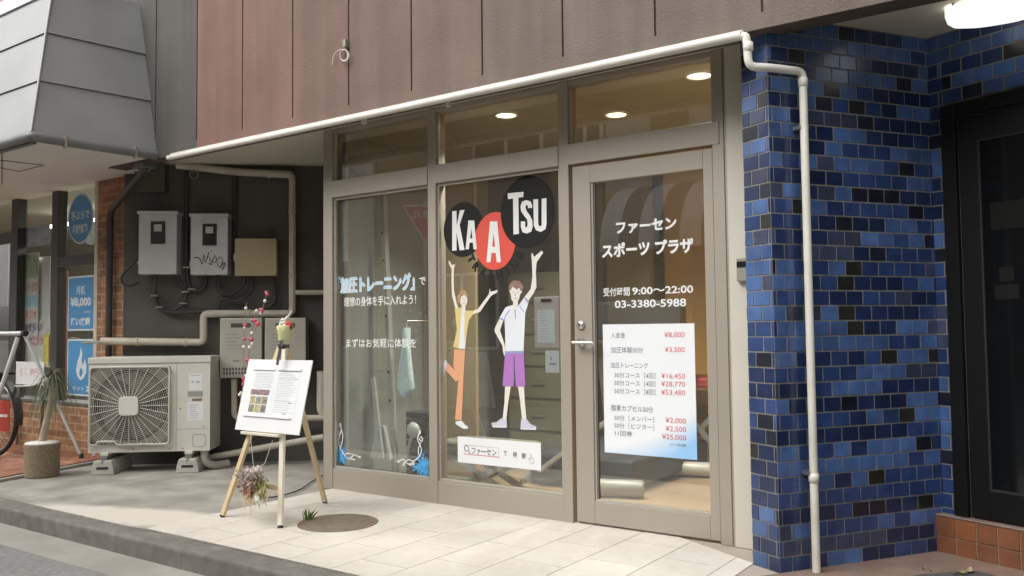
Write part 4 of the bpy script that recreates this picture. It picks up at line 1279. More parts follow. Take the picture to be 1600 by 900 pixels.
for lb_, P, r_ in cab:
    m = MB(); m.tube(spline(P, 7), r_, 8)
    o = m.build('conduit', 'conduit', None, label=lb_, cat='conduit', group='conduits on the recess wall')
    if 'bundle' in lb_ or 'bent' in lb_ or 'two meter' in lb_:
        for q in (P[1], P[2]):
            c_ = MB(); WB(c_, (q - WP).dot(WT) - 0.03, (q - WP).dot(WT) + 0.03, q.z - 0.006, q.z + 0.006, 0.01, (q - WP).dot(WN) + 0.022)
            c_.build('clamp', 'chrome', o)
# dark duct box and glass bulb
s0, s1, z0, z1 = wrect(214, 240, 257, 299, 0.12)
b = MB(); WB(b, s0 - 0.02, s1, z0, min(z1, 2.51), 0.004, 0.12)
b.build('duct_box', mat('olive_duct_paint', (0.095, 0.09, 0.065), 0.7, var=0.1), None, bevel=0.004, label='dark olive duct box high on the wall above the cleaner meter box', cat='duct box')
c0 = wpt(303, 273, 0.1)
m = MB(); m.tube([c0 + WT * (0.034 * math.cos(q)) + UZ * (0.034 * math.sin(q)) for q in [2 * math.pi * k / 18 for k in range(18)]], 0.006, 6, closed=True)
m.tube([c0 + UZ * 0.034, c0 + UZ * 0.06 - WN * 0.1], 0.005, 6)
m.build('cable_ring', 'gearg', None, label='small grey cable ring hanging below the soffit pipe', cat='ring')

# ---------------------------------------------------------------- air conditioner
AO = Vc((-6.569, 3.561, 0)); AT, AN = WT, WN
def ap(s, z, o=0.0): return AO + AT * s + UZ * z + AN * o
def aproj(px, py, o=0.0):
    p = onPl(px, py, AO + AN * o, AN); return (p - AO).dot(AT), p.z
AS1, AZ0, AZ1 = 0.928, 0.164, 0.907
acu = thing('air_conditioner', 'ivory outdoor air conditioner unit with a square fan grille on grey foot blocks', 'air conditioner', ap(0.46, AZ0, -0.16))
def AB(m, s0, s1, z0, z1, o0, o1, mi=0): return m.obox(AO, AT, UZ, AN, (s0, s1), (z0, z1), (o0, o1), mi)
GC = Vc((0.32, 0.528, 0)); GH = 0.302
b = MB()
# front skin with a round opening: ring of quads to the body outline
n = 48
R_ = 0.285
outer, inner = [], []
for k in range(n):
    th = 2 * math.pi * (k + 0.5) / n
    inner.append((GC.x + R_ * math.cos(th), GC.y + R_ * math.sin(th)))
    c_, s_ = math.cos(th), math.sin(th)
    q = GH / max(abs(c_), abs(s_))
    outer.append((GC.x + q * c_, GC.y + q * s_))
P = [ap(x, z, 0) for x, z in outer] + [ap(x, z, -0.012) for x, z in inner] + [ap(x, z, -0.10) for x, z in inner]
b.add(P, [(k, (k + 1) % n, n + (k + 1) % n, n + k) for k in range(n)], 1)
b.add(P, [(n + k, n + (k + 1) % n, 2 * n + (k + 1) % n, 2 * n + k) for k in range(n)], 2)
AB(b, 0, GC.x - GH, AZ0, AZ1 - 0.05, -0.02, 0); AB(b, GC.x + GH, AS1, AZ0, AZ1 - 0.05, -0.02, 0)
AB(b, GC.x - GH, GC.x + GH, AZ0, GC.y - GH, -0.02, 0); AB(b, GC.x - GH, GC.x + GH, GC.y + GH, AZ1 - 0.05, -0.02, 0)
AB(b, 0, 0.02, AZ0, AZ1 - 0.05, -0.32, -0.02); AB(b, AS1 - 0.02, AS1, AZ0, AZ1 - 0.05, -0.32, -0.02)
AB(b, 0.02, AS1 - 0.02, AZ0, AZ1 - 0.05, -0.32, -0.30, 2); AB(b, 0.02, AS1 - 0.02, AZ0, AZ0 + 0.02, -0.30, -0.02)
AB(b, 0.02, GC.x + 0.30, AZ0 + 0.02, AZ1 - 0.05, -0.13, -0.11, 2)
b.build('casing', ['ac', 'acmid', 'acdark'], acu)
b = MB(); AB(b, -0.006, AS1 + 0.006, AZ1 - 0.05, AZ1, -0.326, 0.006); b.build('top_cover', 'ac', acu, bevel=0.006)
# fan
b = MB()
b.lathe(ap(GC.x, GC.y, -0.095), [(0.07, 0), (0.07, 0.03), (0.04, 0.045), (0.0, 0.047)], 20, u=AT, v=UZ, w=AN)
for k in range(3):
    P = []
    for i in range(9):
        for j, rr in enumerate((0.06, 0.16, 0.262)):
            th = 2 * math.pi * k / 3 + (i / 8) * (1.35 + 0.15 * j) + j * 0.25
            P.append(ap(GC.x + rr * math.cos(th), GC.y + rr * math.sin(th), -0.09 + 0.05 * (i / 8)))
    F = [(i * 3 + j, i * 3 + j + 1, i * 3 + j + 4, i * 3 + j + 3) for i in range(8) for j in range(2)]
    b.add(P, F, 0, True)
b.build('fan', mat('fan_blade', (0.22, 0.205, 0.175), 0.5), acu)
# grille: square frame with a notch, rings, spokes, cap
b = MB()
def rr_path(h, r, notch=True):
    pts = []
    for cx, cy, a0 in ((h - r, h - r, 0), (-h + r, h - r, 90), (-h + r, -h + r, 180), (h - r, -h + r, 270)):
        for k in range(6):
            th = math.radians(a0 + 90 * k / 5)
            pts.append((cx + r * math.cos(th), cy + r * math.sin(th)))
        if notch and a0 == 180:
            pts += [(-h + 0.05, -h), (-h + 0.065, -h + 0.028), (-h + 0.19, -h + 0.028), (-h + 0.21, -h)]
    return pts
b.tube([ap(GC.x + x, GC.y + z, 0.022) for x, z in rr_path(GH, 0.03)], 0.0095, 8, closed=True)
for k in range(8):
    th = 2 * math.pi * (k + .5) / 8
    b.tube([ap(GC.x + GH * 0.98 * max(-1, min(1, 1.42 * math.cos(th))), GC.y + GH * 0.98 * max(-1, min(1, 1.42 * math.sin(th))), z) for z in (0.0, 0.022)], 0.006, 6)
for k in range(28):
    th = 2 * math.pi * k / 28
    c_, s_ = math.cos(th), math.sin(th)
    q = GH / max(abs(c_), abs(s_)) - 0.004
    q = min(q, GH * 1.36)
    b.tube([ap(GC.x + rr * c_, GC.y + rr * s_, 0.026 + 0.012 * (1 - rr / GH)) for rr in (0.06, q * .6, q)], 0.0034, 5, cap=False)
for k in range(15):
    rr = 0.085 + k * 0.0143
    b.tube([ap(GC.x + rr * math.cos(q), GC.y + rr * math.sin(q), 0.022 + 0.011 * (1 - rr / GH)) for q in [2 * math.pi * i / 56 for i in range(56)]], 0.0021, 4, closed=True)
for k in range(5):                       # corner arcs
    rr = 0.302 + k * 0.016
    for q0 in range(4):
        lim = math.acos(min(1, (GH - 0.008) / rr)) if rr > GH else 0
        a0, a1 = lim + q0 * math.pi / 2, math.pi / 2 - lim + q0 * math.pi / 2
        if a1 - a0 < 0.08: continue
        b.tube([ap(GC.x + rr * math.cos(a0 + (a1 - a0) * i / 12), GC.y + rr * math.sin(a0 + (a1 - a0) * i / 12), 0.022) for i in range(13)], 0.0021, 4)
gr_ = b.build('fan_grille', 'acgrille', acu)
cp = [(x, z) for x, z in rr_path(0.074, 0.03, False)]
MB().prism([ap(GC.x + x, GC.y + z, 0.032) for x, z in cp], AN * 0.018).build('grille_cap', mat('cap_plastic', (0.72, 0.70, 0.63), 0.4, var=0.02), gr_, bevel=0.005)
# seams, side panel, labels
b = MB()
AB(b, 0.668, 0.671, AZ0 + 0.01, AZ1 - 0.055, -0.004, 0.0006, 0)
AB(b, 0.671, AS1 - 0.002, 0.335, 0.338, -0.004, 0.0006, 0)
AB(b, 0.0, AS1, AZ1 - 0.053, AZ1 - 0.050, -0.01, 0.0006, 0)
b.build('panel_seam', 'acmid', acu)
b = MB()
b.tube([ap(0.845 + x, 0.245 + z, 0.0) for x, z in rr_path(0.048, 0.012, False)], 0.0022, 5, closed=True)
b.build('knockout_panel', 'acmid', acu)
b = MB()
for s0_, s1_, z0_, z1_, mi in ((0.765, 0.865, 0.64, 0.77, 0), (0.755, 0.872, 0.588, 0.632, 1), (0.79, 0.866, 0.555, 0.575, 2), (0.755, 0.876, 0.402, 0.548, 0)):
    AB(b, s0_, s1_, z0_, z1_, 0, 0.0008, mi)
for k in range(7):
    AB(b, 0.77, 0.77 + rng.uniform(.04, .09), 0.42 + k * 0.017, 0.4235 + k * 0.017, 0.0008, 0.0012, 3)
AB(b, 0.78, 0.85, 0.755, 0.759, 0.0008, 0.0012, 3); AB(b, 0.785, 0.80, 0.70, 0.712, 0.0008, 0.0012, 3); AB(b, 0.82, 0.85, 0.70, 0.71, 0.0008, 0.0012, 3)
b.build('rating_label', ['paper', mat('grey_label', (0.33, 0.32, 0.30), 0.6), mat('brown_label', (0.23, 0.15, 0.1), 0.6), 'ink'], acu)
b = MB()
for s_, z_ in ((0.03, 0.187), (0.34, 0.187), (0.62, 0.187), (0.72, 0.187), (0.88, 0.355), (0.05, 0.876), (0.62, 0.87), (0.73, 0.87), (0.9, 0.876), (0.7, 0.5)):
    b.lathe(ap(s_, z_, 0), [(0.006, 0), (0.006, 0.003), (0.002, 0.004)], 8, u=AT, v=UZ, w=AN)
b.build('screw', 'acmid', acu)
b = MB()
for s_ in (0.13, 0.77):
    AB(b, s_ - 0.03, s_ + 0.03, AZ0 - 0.022, AZ0, -0.34, 0.02); 
b.build('mounting_foot', 'ac', acu, bevel=0.003)
b = MB()
b.tube(fillet([ap(0.87, AZ0 + 0.01, -0.06), ap(0.87, 0.07, -0.06), ap(0.93, 0.03, -0.10), ap(1.02, 0.03, -0.2)], 0.05, 6), 0.032, 12)
b.build('pipe_cover', 'heater', acu)
# foot blocks
def fblock(s_, label):
    r = thing('foot_block', label, 'foot block', ap(s_, 0.0, -0.14), 'foot blocks under the air conditioner')
    b = MB()
    prof = [(-0.088, 0), (0.088, 0), (0.083, 0.055), (0.066, 0.11), (-0.066, 0.11), (-0.083, 0.055)]
    b.prism([ap(s_ + x, z, 0.05) for x, z in prof], -AN * 0.4)
    b.build('block', 'block', r, bevel=0.008)
    b = MB(); AB(b, s_ - 0.045, s_ + 0.045, 0.042, 0.062, 0.03, 0.0515); b.build('slot', 'rubber', r)
    b = MB(); AB(b, s_ - 0.025, s_ + 0.025, 0.11, AZ0 - 0.022, -0.3, 0.03); AB(b, s_ - 0.006, s_ + 0.006, 0.085, 0.115, 0.03, 0.053)
    b.build('rail', 'gearg', r)
fblock(0.13, 'grey foot block under the fan side of the air conditioner')
fblock(0.77, 'grey foot block under the label side of the air conditioner, next to its pipe elbow')

# ---------------------------------------------------------------- easel
Fl, Fc, Fr, = onZ(347, 808, 0.007), onZ(438, 825, 0.007), onZ(508, 786, 0.007)
apx = onPl(441, 541, Vc((0, 3.155, 0)), Vc((0, -1, 0.243)))
es = thing('easel', 'pale wooden three legged easel holding a white notice board', 'easel', ((Fl.x + Fc.x) / 2, 3.4, 0.007))
def leg(foot, top, mt, w_=0.034, d_=0.02):
    r = MB(); r.bar(foot + (top - foot).normalized() * 0.012, top, w_, d_, 0, side=UX)
    o = r.build('leg', mt, es, bevel=0.002, seg=1)
    k = MB(); k.bar(foot, foot + (top - foot).normalized() * 0.0125, w_ * .8, d_ * .9, 0, side=UX); k.build('rubber_foot', 'rubber', o)
leg(Fl, apx + Vc((-0.02, 0, 0)), 'wood')
leg(Fc, apx + Vc((0.022, 0, 0)), 'woodlit')
leg(Fr, apx + Vc((0.0, 0.03, -0.01)), 'wood')
def on_leg(a, b, z): return a + (b - a) * ((z - a.z) / (b.z - a.z))
p, q = on_leg(Fl, apx, 0.21), on_leg(Fc, apx, 0.21)
r = MB(); r.bar(p + UY * 0.016, q + UY * 0.016, 0.03, 0.012, 0, side=UZ); r.build('cross_bar', 'wood', es, bevel=0.0015, seg=1)
BN = Vc((0, -1, 0.243)).normalized(); BU = UX.copy(); BV = Vc((0, 0.243, 1)).normalized()
c = [onPl(*p, Vc((0, 3.13, 0)), BN) for p in ((370, 670), (468, 682), (490, 563), (389, 562))]
BO = (c[0] + c[1]) / 2; bt = (c[2] + c[3]) / 2
BH = (bt - BO).dot(BV); BW = ((c[1] - c[0]).length + (c[2] - c[3]).length) / 2
BO = Vc(((c[0].x + c[1].x + c[2].x + c[3].x) / 4, BO.y, BO.z))
p, q = on_leg(Fl, apx, BO.z - 0.012), on_leg(Fc, apx, BO.z - 0.012)
r = MB(); r.bar(p + Vc((-0.05, -0.02, 0)), q + Vc((0.02, -0.02, 0)), 0.016, 0.05, 0, side=UZ); r.build('ledge', 'woodlit', es, bevel=0.002, seg=1)
nbd = thing('notice_board', 'white notice board with two printed sheets resting on the easel', 'notice board', BO)
def BB(m, x0, x1, y0, y1, o0, o1, mi=0): return m.obox(BO, BU, BV, BN, (x0, x1), (y0, y1), (o0, o1), mi)
b = MB(); BB(b, -BW / 2, BW / 2, 0, BH, 0, 0.007); b.build('board', 'board', nbd, bevel=0.001, seg=1)
def sheet(x0, x1, y0, y1):
    b = MB(); BB(b, x0, x1, y0, y1, 0.0072, 0.0082); return b.build('sheet', 'paper', nbd)
sA = sheet(-BW * .36, -BW * .005, BH * .235, BH * .87); sB = sheet(BW * .02, BW * .37, BH * .225, BH * .87)
b = MB()
y = BH * .80
while y > BH * .58:
    BB(b, -BW * .33, -BW * rng.uniform(.03, .06), y, y + 0.0035, 0.0082, 0.0085); y -= 0.0095
b.build('print', 'inkl', sA)
b = MB(); BB(b, -BW * .355, -BW * .06, BH * .50, BH * .575, 0.0084, 0.0088, 0)
for i in range(2):
    for j in range(3):
        BB(b, -BW * (.345 - .095 * j), -BW * (.26 - .095 * j), BH * (.26 + .115 * i), BH * (.365 + .115 * i), 0.0084, 0.0088, 1 + (i + j) % 3)
b.build('photo', [mat('mauve_photo', (0.26, 0.17, 0.17), 0.5, var=0.5, vs_=50), mat('green_photo', (0.25, 0.25, 0.15), 0.5, var=0.6, vs_=60), mat('sand_photo', (0.42, 0.36, 0.18), 0.5, var=0.5, vs_=60), mat('grey_photo', (0.26, 0.26, 0.2), 0.5, var=0.6, vs_=60)], sA)
b = MB()
y = BH * .80
while y > BH * .27:
    BB(b, BW * .04, BW * rng.uniform(.24, .345), y, y + 0.0032, 0.0082, 0.0085, 0 if rng.random() < .8 else 1); y -= 0.0095 if y > BH * .5 else 0.013
BB(b, BW * .26, BW * .31, BH * .40, BH * .415, 0.0082, 0.0086, 1); BB(b, BW * .2, BW * .25, BH * .255, BH * .27, 0.0082, 0.0086, 1)
b.build('print', ['inkl', 'ink'], sB)
b = MB()
BB(b, -BW * .38, -BW * .03, BH * .845, BH * .875, 0.008, 0.016); BB(b, BW * .02, BW * .37, BH * .845, BH * .875, 0.008, 0.016); BB(b, -BW * .40, BW * .345, BH * .195, BH * .222, 0.008, 0.016)
b.build('holder_strip', 'board', nbd, bevel=0.002, seg=1)
# flower ornament on top
oc = onPl(444, 523, Vc((0, 3.10, 0)), BN)
orn = thing('flower_ornament', 'red flower in a pale green wrap with dark ribbon on the easel top', 'flower ornament', oc)
def oz(x, y, o=0.0): return onPl(370 + x / 6, 450 + y / 6, Vc((0, 3.10, 0)) + BN * o, BN)
b = MB()
b.lathe(oz(450, 490), [(0.036, 0), (0.042, 0.05), (0.050, 0.085), (0.040, 0.088), (0.0, 0.08)], 14)
b.build('wrap', 'wrap', orn)
b = MB(); b.bar(oz(425, 470, 0.03), oz(378, 722, 0.03), 0.022, 0.003, 0, side=UX); b.bar(oz(392, 545, 0.035), oz(487, 547, 0.035), 0.022, 0.012, 0, side=UZ); b.ball(oz(436, 547, 0.04), 0.017, 0, 8)
b.build('ribbon', 'ribbon', orn)
b = MB()
for k in range(12):
    th = 2 * math.pi * k / 12 + (k // 6) * .3; q = 0.015 if k < 6 else 0.008
    b.ball(oz(485, 352, 0.02) + UX * q * math.cos(th) + UZ * q * math.sin(th), 0.013, 0, 8, (1, .6, 1), 0.1)
b.build('flower', 'flower', orn)
b = MB()
for k in range(9):
    e = oz(525 + rng.uniform(-30, 25), 340 + rng.uniform(-30, 35), rng.uniform(-.02, .02)); s = oz(470, 390)
    d_ = (e - s); w2 = d_.cross(BN).normalized() * 0.010
    b.add([s, (s + e) / 2 + w2, e, (s + e) / 2 - w2], [(0, 1, 2, 3)])
b.build('leaf', 'leaf', orn)
b = MB()
b.tube(spline([oz(440, 380), oz(455, 300), oz(485, 265), oz(515, 218)], 5), [0.009] * 10 + [0.006] * 6, 6)
for k in range(14): b.ball(oz(405 + rng.uniform(0, 50), 370 - k * 6 + rng.uniform(-12, 12), 0.01), rng.uniform(.006, .010), 0, 6)
b.build('white_stem', 'berryw', orn)
# berry branches behind the board
bc = onY(382, 640, 3.42)
br_ = thing('berry_branches', 'tall thin branches with pink and white berries behind the notice board', 'branches', (bc.x, 3.42, bc.z))
bz = lambda x, y, o=0.0: onY(370 + x / 6, 450 + y / 6, 3.42 - o)
b = MB()
for P in ([(62, 1240), (66, 890), (66, 620), (72, 345), (86, 180), (95, 140)], [(62, 1240), (82, 860), (103, 690), (120, 560), (160, 310), (185, 215), (190, 190)], [(70, 1100), (100, 720), (140, 480), (200, 330), (235, 210), (265, 120), (280, 45)]):
    b.tube(spline([bz(*p) for p in P], 6), 0.0022, 5)
b.tube(spline([bz(62, 1240), bz(45, 1080), bz(30, 1000)], 5), 0.002, 5); b.tube(spline([bz(62, 1240), bz(85, 1060), bz(95, 980)], 5), 0.002, 5)
b.build('twig', 'twig', br_)
b = MB()
for x, y in ((86, 190), (75, 372), (66, 553), (185, 215), (143, 423), (145, 525), (120, 557), (228, 235), (263, 122), (85, 825), (92, 900), (40, 985), (95, 975), (28, 1000)): b.ball(bz(x, y, 0.004), 0.0105, 0, 8, (1, 1, 1.1), .05)
b.build('white_berry', 'berryw', br_)
b = MB()
for x, y in ((70, 345), (84, 350), (72, 478), (150, 306), (172, 308), (188, 330), (205, 332), (196, 345), (128, 478), (142, 484), (95, 680), (108, 700), (112, 670), (224, 204), (240, 205), (236, 222), (278, 44), (284, 60), (60, 850), (75, 862), (66, 885), (82, 870), (60, 905), (75, 925), (92, 845), (66, 945)): b.ball(bz(x, y, 0.004), 0.0115, 0, 8, (1, 1, 1), .06)
b.build('pink_berry', 'berryp', br_)
# dried bouquet under the easel
hy = 3.15
hb = lambda x, y, o=0.0: onY(360 + (330 + (x - 330) * .85) / 9, 710 + (420 + (y - 420) * .9) / 9, hy - o)
hq = thing('dried_bouquet', 'dried flower bouquet hanging by strings under the easel board', 'bouquet', hb(330, 500))
b = MB()
b.tube([hb(330, 180), onY(391, 680, hy)], 0.0018, 5); b.tube([hb(510, 95), onY(426, 688, hy)], 0.0018, 5); b.tube(spline([hb(510, 95), hb(430, 150), hb(340, 180)], 5), 0.0018, 5)
b.build('string', 'berryw', hq)
def leaves(name, mt, cx, cy, sx, sy, n_, L, wd, dirs=None):
    b = MB()
    for k in range(n_):
        s = hb(cx + rng.gauss(0, sx), cy + rng.gauss(0, sy), rng.uniform(-.05, .07))
        th = rng.uniform(0, 2 * math.pi) if dirs is None else math.radians(rng.gauss(dirs, 35))
        d_ = Vc((math.cos(th), rng.uniform(-.5, .5), math.sin(th))).normalized() * L * rng.uniform(.6, 1.2)
        w2 = d_.cross(Vc((rng.uniform(-.4, .4), -1, rng.uniform(-.4, .4)))).normalized() * wd
        b.add([s, s + d_ * .5 + w2, s + d_, s + d_ * .5 - w2], [(0, 1, 2, 3)])
    b.build(name, mt, hq)
leaves('green_foliage', 'dgreen', 410, 430, 55, 85, 150, 0.06, 0.005, -65)
leaves('brown_foliage', 'dbrown', 255, 480, 50, 45, 110, 0.055, 0.008)
leaves('straw_stem', 'straw', 330, 520, 120, 80, 120, 0.075, 0.003, -80)
leaves('grey_foliage', mat('dried_mauve_leaf', (0.36, 0.29, 0.25), .9, var=.3, vs_=40), 220, 350, 70, 65, 140, 0.06, 0.008)
b = MB()
for k in range(26): b.ball(hb(375 + rng.gauss(0, 34), 215 + rng.gauss(0, 34), rng.uniform(-.03, .06)), rng.uniform(.009, .018), 0, 6, (1, 1, 1), .2)
for k in range(10): b.ball(hb(232 + rng.gauss(0, 12), 235 + rng.gauss(0, 22), rng.uniform(0, .05)), rng.uniform(.008, .014), 1, 6, (1, 1, 1.3), .2)
for k in range(14): b.ball(hb(325 + rng.gauss(0, 14), 265 + rng.gauss(0, 26), rng.uniform(0, .06)), rng.uniform(.008, .013), 1, 6, (1, 1, 1.3), .2)
b.build('flower_head', ['dpink', mat('pale_pink_petal', (0.66, 0.52, 0.47), .8, var=.2, vs_=60)], hq)
b = MB(); b.tube([hb(380, 570, .03), hb(425, 690, .04)], [0.022, 0.026], 10); b.build('stem_wrap', 'paper', hq)
# cord on the ground
pipe_pts = [onZ(505, 742, 0.012), onZ(488, 752, 0.012), onZ(466, 766, 0.012), onZ(432, 776, 0.012), onZ(400, 777, 0.010)]
m = MB(); m.tube(spline(pipe_pts, 6), 0.005, 6); m.build('ground_cable', 'conduit', None, label='thin black cable lying on the ground behind the easel', cat='cable')
# thin wires on the recess floor near the wall
m = MB(); m.tube(spline([Wp(338, 640, 0.1), Wp(345, 690, .12), Wp(362, 672, .1), Wp(366, 640, .1)], 6), 0.006, 6); m.build('wall_cable', 'conduit', None, label='black cable hanging beside the air conditioner', cat='cable')

# manhole cover and weed
mc = Vc((-3.635, 3.425, 0.0075))
mh = MB(); mh.lathe(mc, [(0.225, 0), (0.225, 0.003), (0.212, 0.0042), (0.208, 0.0028), (0.205, 0.0042), (0.0, 0.0045)], 48)
for k in range(2): mh.lathe(mc + UX * (0.12 if k else -.12), [(0.014, 0.0045), (0.012, 0.006), (0, 0.006)], 10)
mh.build('manhole_cover', 'iron', None, label='round rusty brown manhole cover in the cream paving', cat='manhole cover')
gc = onZ(482, 813, 0.007)
b = MB()
for k in range(34):
    th = rng.uniform(0, 2 * math.pi); L = rng.uniform(.03, .085); ln_ = rng.uniform(.1, .9)
    d_ = Vc((math.cos(th) * ln_, math.sin(th) * ln_, 1)).normalized() * L
    s = gc + Vc((rng.uniform(-.02, .02), rng.uniform(-.02, .02), 0)); w2 = d_.cross(UZ).normalized() * 0.003
    b.add([s - w2, s + w2, s + d_ * .6 + w2, s + d_ + Vc((d_.x, d_.y, -.2 * L)) * .3, s + d_ * .6 - w2], [(0, 1, 2, 3, 4)])
b.build('weed', mat('weed_green', (0.12, 0.19, 0.04), .7, var=.3, vs_=50), None, label='small green weed beside the manhole cover', cat='weed')
# fallen leaves by the apron
for k, (px, py, s_) in enumerate(((1503, 895, .05), (1516, 893, .05), (1492, 896, .035), (1443, 889, .02), (1455, 893, .018))):
    c_ = onZ(px, py, 0.01); b = MB(); th = rng.uniform(0, 6.28); u_ = Vc((math.cos(th), math.sin(th), .15)); v_ = Vc((-math.sin(th), math.cos(th), .25))
    P = [c_ - u_ * s_ * .5, c_ - u_ * s_ * .15 + v_ * s_ * .28, c_ + u_ * s_ * .2 + v_ * s_ * .22 + UZ * .006, c_ + u_ * s_ * .55 + UZ * .01, c_ + u_ * s_ * .2 - v_ * s_ * .2, c_ - u_ * s_ * .15 - v_ * s_ * .28 + UZ * .012]
    P = [p + UZ * (0.006 + max(0, 0.008 - p.z)) if p.z < 0.008 else p for p in P]
    b.prism(P, (0, 0, 0.0015))
    b.build('fallen_leaf', mat('dry_leaf', (0.24, 0.21, 0.09) if k != 1 else (0.42, 0.30, 0.16), .8, var=.3, vs_=60), None, label='dry fallen leaf on the asphalt before the tiled entrance', cat='leaf', group='fallen leaves by the entrance')

# ================================================================ NEIGHBOUR STORE
YS, ZP = 4.05, 0.03
shop = thing('corner_store', 'neighbouring store with orange brick, dark framed windows and grey sheet metal awning', 'store', (-8.5, 4.2, 0))
S = lambda px, py, Y=YS: onY(px, py, Y)
xp1 = (wpt(205, 500) - WP).dot(WT)
pr = WP + WT * max(xp1, -0.1)
xs0 = S(157, 450).x; xwr = S(150, 450).x
MB().box(xs0, pr.x, YS - 0.03, YS + 0.3, 0, 2.6).build('brick_pillar', 'brick', shop)
MB().box(-16, xs0 - 0.002, YS, YS + 0.2, 0, 0.45).build('brick_base', 'brickb', shop)
MB().box(-16, xs0 - 0.002, YS - 0.012, YS + 0.2, 0.452, 0.475).build('sill', 'drip', shop)
# window frames
xm, xl = S(86, 400).x, S(23, 400).x
WFR = MB()
zt = 2.50
WFR.box(-16, xs0 - 0.004, YS + 0.002, YS + 0.09, zt, 2.6)
def post(x, w_): WFR.box(x - w_, x, YS, YS + 0.088, 0.476, zt)
post(xs0 - 0.012, 0.06); 
MB().box(xs0 - 0.055, xs0 - 0.004, YS - 0.03, YS - 0.001, 0, 2.55).build('corner_trim', 'old_pipe', shop)
post(xm + 0.05, 0.12); post(xl + 0.05, 0.13); post(xl - 1.2, 0.1); post(xl - 2.4, 0.1)
ztr = S(120, 407).z
WFR.box(xm + 0.052, xs0 - 0.074, YS + 0.003, YS + 0.086, ztr - 0.05, ztr + 0.05)
ztl = S(10, 372).z
WFR.box(-16, xl - 0.082, YS + 0.003, YS + 0.086, ztl - 0.04, ztl + 0.04)
fr_ = WFR.build('window_frame', 'storeframe', shop, bevel=0.003, seg=1)
YSG = YS + 0.05
for x0, x1 in ((xm + 0.05, xs0 - 0.072), (xl + 0.05, xm - 0.07), (-16, xl - 0.08)):
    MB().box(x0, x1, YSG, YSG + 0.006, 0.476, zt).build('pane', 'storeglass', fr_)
MB().box(-16, xs0 - 0.01, YS + 0.091, YS + 0.25, 2.601, 2.64).build('lintel', 'drip', shop)
# inside of the store
ins = MB()
ins.box(-16, -7.15, 7.2, 7.3, 0, 2.7); ins.box(-16, -7.15, YS + 0.26, 7.2, 2.62, 2.7); ins.box(-16, -7.15, YS + 0.21, 7.2, 0.0, 0.04)
ins.box(-16.1, -16.002, YS - .01, 7.3, 0, 2.7)
ins.box(-7.35, -7.25, YS + 0.31, 7.2, 0.04, 2.62)
ins.build('store_interior', 'store_in', shop)
ta, tb = onY(90, 322, 5.4), onY(154, 308, 5.4)
m = MB(); m.tube([Vc((ta.x - .3, 5.4, 2.45)), Vc((tb.x, 5.4, 2.45))], 0.022, 8)
L = bpy.data.lights.new('tube', 'AREA'); L.shape = 'RECTANGLE'; L.size = 1.2; L.size_y = .05; L.energy = 80; L.color = (1, .97, .9)
lo = bpy.data.objects.new('tube_light', L); COL.objects.link(lo); lo.location = (-8.6, 5.4, 2.41)
tl = m.build('tube_lamp', 'tube', None, label='white tube lamp shining inside the neighbouring store window', cat='lamp')
lo.parent = tl; lo.location = Vc((-8.6, 5.4, 2.41)) - Vc(tl.location)
def flat(name, label, cat, quad, mats, Y, deco=None, group=None):
    x0, y0, x1, y1 = quad
    a, b = S(x0, y1, Y), S(x1, y0, Y)
    r = thing(name, label, cat, (a.x, Y, a.z), group)
    m = MB(); m.box(a.x, b.x, Y - 0.002, Y + 0.002, a.z, b.z); m.build('sheet', mats, r)
    if deco: deco(r, a, b)
    return r
def rrect(a, b, inset, r_, Y):
    x0, x1, z0, z1 = a.x + inset, b.x - inset, a.z + inset, b.z - inset
    P = []
    for cx, cz, a0 in ((x1 - r_, z1 - r_, 0), (x0 + r_, z1 - r_, 90), (x0 + r_, z0 + r_, 180), (x1 - r_, z0 + r_, 270)):
        for k in range(5):
            th = math.radians(a0 + 22.5 * k); P.append(Vc((cx + r_ * math.cos(th), Y, cz + r_ * math.sin(th))))
    return P
YST = YS - 0.006
def sgn(name, label, x0, x1, yt, yb, deco):
    a, b = S(x0, yb, YST), S(x1, yb, YST); b = Vc((b.x, YST, S(x0, yt, YST).z))
    r = thing(name, label, 'sign', (a.x, YST, a.z), 'blue signs on the store window')
    MB().prism(rrect(a, b, 0, 0.02, YST), (0, 0.004, 0)).build('plate', 'signwhite', r)
    MB().prism(rrect(a, b, 0.015, 0.015, YST - 0.0005), (0, -0.001, 0)).build('face', 'signblue', r)
    deco(r, a, b)
def T_(m, body, a, b, fx0, fx1, fz0, fz1, mi=0, bold=0.02):
    W_, H_ = b.x - a.x, b.z - a.z
    m.text(body, Vc((a.x + W_ * fx0, YST - 0.0022, a.z + H_ * fz0)), UX, UZ, W_ * (fx1 - fx0), H_ * (fz1 - fz0), mi, bold)
def d8(r, a, b):
    m = MB()
    T_(m, '月額', a, b, .32, .68, .66, .82); T_(m, '¥8,000', a, b, .10, .88, .42, .61, bold=0.05); T_(m, '(税別)', a, b, .64, .88, .31, .36, bold=0); T_(m, '通い放題', a, b, .12, .86, .09, .24, bold=0.04)
    m.build('lettering', 'signwhite', r)
sgn('price_sign', 'blue rounded sign with white yen price on the store window, above the flame sign', 105.5, 147, 433, 517, d8)
